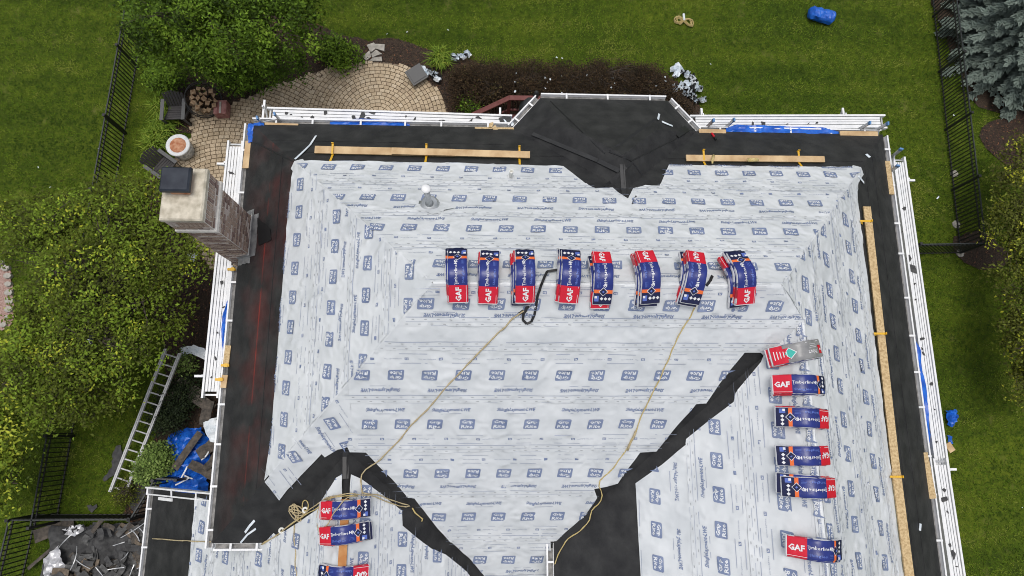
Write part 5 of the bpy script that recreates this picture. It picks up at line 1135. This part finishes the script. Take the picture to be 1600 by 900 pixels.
for i, (pts, wd, lb, dk_) in enumerate([([(1052, 104), (1058, 112), (1056, 122)], .34, 'pale pointed wrapper at the upper tip of the heap beyond the hedge', .0), ([(1062, 113), (1072, 118), (1082, 122)], .20, 'dark and white wrapper twist below the pointed wrapper', .35), ([(1048, 140), (1062, 137), (1076, 133)], .24, 'flat pale wrapper lying nearest the hedge end', .05), ([(1080, 120), (1084, 132), (1078, 146), (1086, 158)], .26, 'black and white wrapper tangle in the middle of the heap beyond the hedge', .6), ([(1086, 144), (1096, 136)], .16, 'wrapper at the outer side of the heap beyond the hedge', .15), ([(1082, 160), (1092, 158), (1102, 156)], .18, 'wrapper at the lower end of the heap beyond the hedge', .25), ([(1066, 146), (1074, 150), (1084, 151)], .14, 'narrow black and white wrapper tail under the flat pale one', .5),
        ([(702, 88), (714, 94), (724, 90), (735, 84)], .24, 'pale blue crumpled wrapper lying on the lawn above the barberry bush', .2), ([(657, 108), (664, 116), (668, 122)], .30, 'white torn bag lying beside the tipped chair cushion', .0), ([(670, 112), (680, 120), (690, 128)], .24, 'black and white wrapper between white bag and barberry bush', .5)]): wrapper(pts, wd, lb, dk_, i+5)
crumple(TARPCORNER, EZ+.03, .05, 'blue_tarp', 'bright blue tarp folded over the roof corner behind the chimney', 'tarp', 'blue_tarp', 91, step=.05, freq=5)
c = at(651, 117, .3); mb = MB(); mb.frame(c, np.array((.24, .16, .02)), np.array((-.15, .22, .05)), (0, -.01, .05)); mb.frame(c+(-.0, 0, .06), np.array((.19, .13, .016)), np.array((-.12, .18, .04)), (0, -.002, .01)); top('seat_cushion', mb, M['grey'], 'grey square cushion tipped onto the mulch at the patio rim', 'cushion')
mb = MB(); c = at(1068, 33, .03)
for k in range(7):
    P = []; s1, s2, j1 = random.uniform(.75, 1.15), random.uniform(.7, 1.2), random.uniform(-.05, .05)
    for a in np.linspace(0, 6.283, 34):
        x = .30*s1*math.sin(a); y = .12*s2*math.sin(2*a)-(.16 if x > 0 else .02)*x*2+j1*math.cos(a); P.append(c+np.array((x+.02*noise.noise(Vector((x*9, y*9, k))), y+.02*noise.noise(Vector((x*9, y*9, k+9))), .012*k)))
    mb.tube(P, .012, 5)
mb.tube([c+(.0, -.02, .07), c+(-.0, .24, .06)], .04, 8, 1); top('rope_hank', mb, [M['rope_y'], M['scrap']], 'yellow rope hank tied in a bow on the back lawn', 'rope', smooth=True)
# fallen ladder
lt = thing('fallen_ladder', 'aluminium ladder lying across the bed under the olive tree', 'ladder', at(222, 660, .2)); q0, q1 = at(171, 768, .15), at(258, 545, 1.25); r0, r1 = at(193, 775, .15), at(280, 552, 1.25)
for a, b in ((q0, q1), (r0, r1)):
    for off in (0, .055):
        mb = MB(); d = np.array((off, 0, .02*(off > 0))); mb.bar(a+d, b+d, .036, .07); mb.build('rail', M['alu_pale'], lt)
n = 15
for k in range(n): f = (k+.5)/n; mb = MB(); mb.tube([q0+(q1-q0)*f+(.03, 0, 0), r0+(r1-r0)*f+(.03, 0, 0)], .021, 6); mb.build('rung', M['alu_pale'], lt)
crumple([(283, 543), (305, 540), (322, 545), (321, 562), (300, 553), (286, 560)], .75, .06, 'scrap', 'pale plastic sheet draped at the ladder head under the chimney-side plank', 'sheet', 'plastic_sheet', 41, dome=.1)
crumple([(318, 660), (340, 652), (343, 690), (330, 690)], .6, .08, 'scrap', 'pale grey plastic sheet on the rubble beside the gutter', 'sheet', 'plastic_sheet', 42, dome=.1)
crumple([(296, 396), (309, 398), (308, 412), (297, 410)], 1.5, .1, 'scrap', 'small pale blue plastic bag caught in the olive tree near the chimney', 'bag', 'plastic_bag', 43, dome=.1, step=.05, freq=6)
crumple([(141, 524), (149, 523), (149, 537), (142, 540)], 3.6, .1, 'strap', 'small dark bag caught in the middle of the olive tree', 'bag', 'plastic_bag', 44, step=.05, freq=6, m2='scrap')
for i, (poly, lb) in enumerate([([(183, 698), (189, 695), (192, 706), (188, 728), (180, 742), (164, 752), (162, 748), (175, 730), (177, 712)], 'long torn dark felt strip on the grass beside the fallen ladder'), ([(137, 789), (143, 788), (146, 791), (153, 787), (153, 793), (145, 801), (140, 797)], 'small heart-shaped dark felt piece on the grass'), ([(213, 752), (232, 748), (226, 780), (212, 800), (203, 790), (208, 772)], 'dark felt sheet lying beside the slanting gate')]): crumple(poly, .02, .03, 'shingle_dark', lb, 'felt piece', 'felt_piece', 50+i, 'torn felt pieces on the grass', sm=False)
# heaps of torn-off shingles
def slab_piece(u, v, z, lx, ly, a, m, label, grp, name='torn_shingle', cat='shingle'):
    c = at(u, v, z); mb = MB(); d = np.array((math.cos(a), math.sin(a), random.uniform(-.2, .2))); e = np.array((-math.sin(a), math.cos(a), random.uniform(-.25, .25))); k = 4; bend = random.uniform(-.06, .10)
    V = []
    for i in range(k+1):
        s = (i/k-.5); w_ = 1+random.uniform(-.12, .12); V += [c+d*lx*s+e*ly*.5*w_+(0, 0, bend*(4*s*s)), c+d*lx*s-e*ly*.5*w_+(0, 0, bend*(4*s*s)+random.uniform(-.01, .01))]
    n_ = len(V); V += [p-(0, 0, .012) for p in V]; F = [(2*i, 2*i+1, 2*i+3, 2*i+2) for i in range(k)]+[(n_+2*i, n_+2*i+2, n_+2*i+3, n_+2*i+1) for i in range(k)]+[(2*i, 2*i+2, n_+2*i+2, n_+2*i) for i in range(k)]+[(2*i+1, n_+2*i+1, n_+2*i+3, 2*i+3) for i in range(k)]+[(0, n_, n_+1, 1), (2*k, 2*k+1, n_+2*k+1, n_+2*k)]
    mb.add(V, F); top(name, mb, M[m], label, cat, grp)
crumple([(78, 818), (120, 822), (235, 812), (262, 830), (262, 925), (60, 925), (72, 880), (90, 850)], .03, .22, 'shingle_dark', 'dark felt sheet under the heap of torn shingles beside the garage', 'sheet', 'felt_sheet', 61, dome=.25, step=.12, freq=1.6)
GH = 'torn-off shingles in the heap beside the garage'
HEAP = [(u, v) for u, v in zip(rng.uniform(72, 242, 420), rng.uniform(820, 915, 420)) if not (150 < u < 195 and 835 < v < 868) and u > 150-(v-815)*.75]
for i, (u, v) in enumerate(HEAP[:170]):
    sh = random.random(); slab_piece(u, v, .25+.35*random.random(), random.uniform(.2, .52), random.uniform(.09, .2), random.choice((.2, 1.2, 2.2, 2.7))+random.uniform(-.4, .4), random.choice(('shingle_old', 'shingle_dark', 'shingle_dark', 'shingle_grey', 'shingle_grey', 'shingle_tan')) if True else '', 'torn weathered shingle piece lying in the heap beside the garage', GH)
for i, (u, v, l, a) in enumerate([(118, 871, .75, 1.5), (128, 882, .6, -.5), (210, 828, .8, .6), (213, 836, .5, -.9), (185, 850, .4, .3), (182, 888, .5, .1), (155, 893, .4, -.8), (205, 893, .45, 1.3), (228, 838, .7, -.95), (100, 846, .7, .8), (222, 885, .4, .4), (197, 868, .35, .9)]):
    slab_piece(u, v, .64, l*.8, .022, a, 'alu', 'narrow pale metal edging strip thrown on the shingle heap', 'metal edging strips on the shingle heap', 'edging_strip', 'metal strip')
crumple([(73, 872), (95, 851), (107, 884), (90, 893), (83, 905), (74, 900)], .35, .12, 'silver', 'silvery wrinkled sheet on the outer side of the shingle heap', 'sheet', 'silver_sheet', 71, dome=.1, freq=4)
crumple([(100, 828), (115, 820), (136, 818), (136, 828), (120, 838), (104, 834)], .35, .12, 'silver', 'silvery crumpled film on the shingle heap along the fence', 'sheet', 'silver_sheet', 72, dome=.05, freq=5, m2='strap')
for u, v, lx, ly, a, lb in ((84, 828, 1.0, .34, .35, 'long weathered shingle strip at the fence corner of the heap'), (75, 862, 1.3, .10, .75, 'long dark edge piece at the outer side of the heap')): slab_piece(u, v, .2, lx, ly, a, 'shingle_old', lb, 'long strips at the rim of the shingle heap')
for u, v, lx, ly, a, lb in ((292, 704, 1.15, .22, 1.05, 'long brown shingle strip lying along the blue tarp'), (318, 735, .8, .26, -.5, 'broad brown shingle piece on the near side of the blue tarp'), (325, 700, .6, .35, .7, 'brown shingle piece between tarp and gutter'), (312, 625, .9, .3, -.6, 'grey old board under the chimney-side plank end'), (298, 605, .8, .22, -.55, 'weathered board beside the yew bush'), (322, 645, .7, .3, 1.4, 'brown felt piece between yew bush and gutter'), (330, 722, .5, .2, .9, 'dark shingle bit nearest the gutter beside the tarp')):
    slab_piece(u, v, .62, lx, ly, a, 'shingle_old', lb, 'old shingle pieces beside the blue tarp')
for i, (u, v, l, a) in enumerate([(288, 738, .35, 1.2), (292, 745, .3, -.4), (286, 752, .4, .5), (322, 712, .3, .9)]): slab_piece(u, v, .68, l, .04, a, 'white', 'bent pale metal strip lying on the blue tarp heap', 'metal strips on the tarp heap', 'edging_strip', 'metal strip')
for i, (u, v) in enumerate([(806, 115), (805, 128), (851, 122), (855, 129), (860, 124), (878, 119), (922, 122), (925, 130), (917, 118), (957, 122), (955, 137), (960, 130), (852, 138), (805, 143), (878, 145), (1025, 135), (940, 125), (1039, 120), (1040, 127)]):
    scrap(u, v, .95+.1*random.random(), .06, i, 'white torn paper scrap caught in the barberry hedge', 'paper scraps in the hedge', 'scrap')
for i, (u, v) in enumerate([(870, 90), (878, 91), (1465, 309), (1110, 100), (1490, 180), (1597, 793), (605, 53), (636, 50), (700, 47), (60, 262), (155, 233), (78, 293)]): scrap(u, v, .06, .05 if i != 2 else .09, i, 'tiny pale scrap lying on the lawn', 'pale scraps on the lawns', 'scrap')
for i, (u, v, lb) in enumerate([(1490, 272, 'pale stone at a fence post foot in front of the spruce, upper one'), (1493, 351, 'pale stone at a fence post foot just above the fence corner'), (1499, 396, 'pale stone at the foot of the fence corner post')]):
    mb = MB(); p = at(u, v, 0); mb.lathe(p, [(.13, 0), (.14, .04), (.09, .09), (.02, .1)], 7); top('field_stone', mb, M['pale_stone'], lb, 'stone', 'stones at the fence posts')
# ================================================================== LAWN BLADES
def blades(n):
    C = np.c_[rng.uniform(-18, 19.5, n), rng.uniform(-6, 16.5, n)]; ok = ~((C[:, 0] > -5.0) & (C[:, 0] < 9.0) & (C[:, 1] < 6.4)); ok &= ~((C[:, 0] > -8) & (C[:, 0] < 0) & (C[:, 1] < -1.6))
    for q in BEDS: ok &= ~inpoly(C, np.array(q))
    ok &= ~inpoly(C, np.array(PAT)); C = C[ok]; n = len(C); a = rng.uniform(0, 6.283, n); l = rng.uniform(.05, .11, n); w_ = rng.uniform(.010, .02, n); X = np.c_[np.cos(a), np.sin(a)]; Y = np.c_[-X[:, 1], X[:, 0]]
    V = np.zeros((n, 3, 3)); V[:, 0, :2] = C-Y*w_[:, None]; V[:, 1, :2] = C+Y*w_[:, None]; V[:, 2, :2] = C+X*(l*.8)[:, None]; V[:, 2, 2] = l*.55
    f = np.array([noise.noise(Vector((c[0]*.25, c[1]*.5, 3)))*.38+noise.noise(Vector((c[0]*1.7, c[1]*2.1, 7)))*.38+noise.noise(Vector((c[0]*4, c[1]*4, 17)))*.28+.15*math.sin(c[1]*5.6+.4*math.sin(c[0]))+max(0, noise.noise(Vector((c[0]*.8, c[1]*.9, 31)))-.28)*1.1 for c in C[:, :2]])
    o = link('grass', fastmesh('grass', V.reshape(-1, 3), np.arange(n*3).reshape(-1, 3), M['blade_lawn'], np.repeat(np.clip(.45+f+rng.normal(0, .2, n), 0, 1), 3))); tag(o, kind='stuff')
M['blade_lawn'] = ramp_mat('lawn_blade', [(0, (.026, .052, .003)), (.4, (.064, .114, .006)), (.75, (.108, .160, .010)), (1, (.165, .19, .03))], .7)
blades(330000)
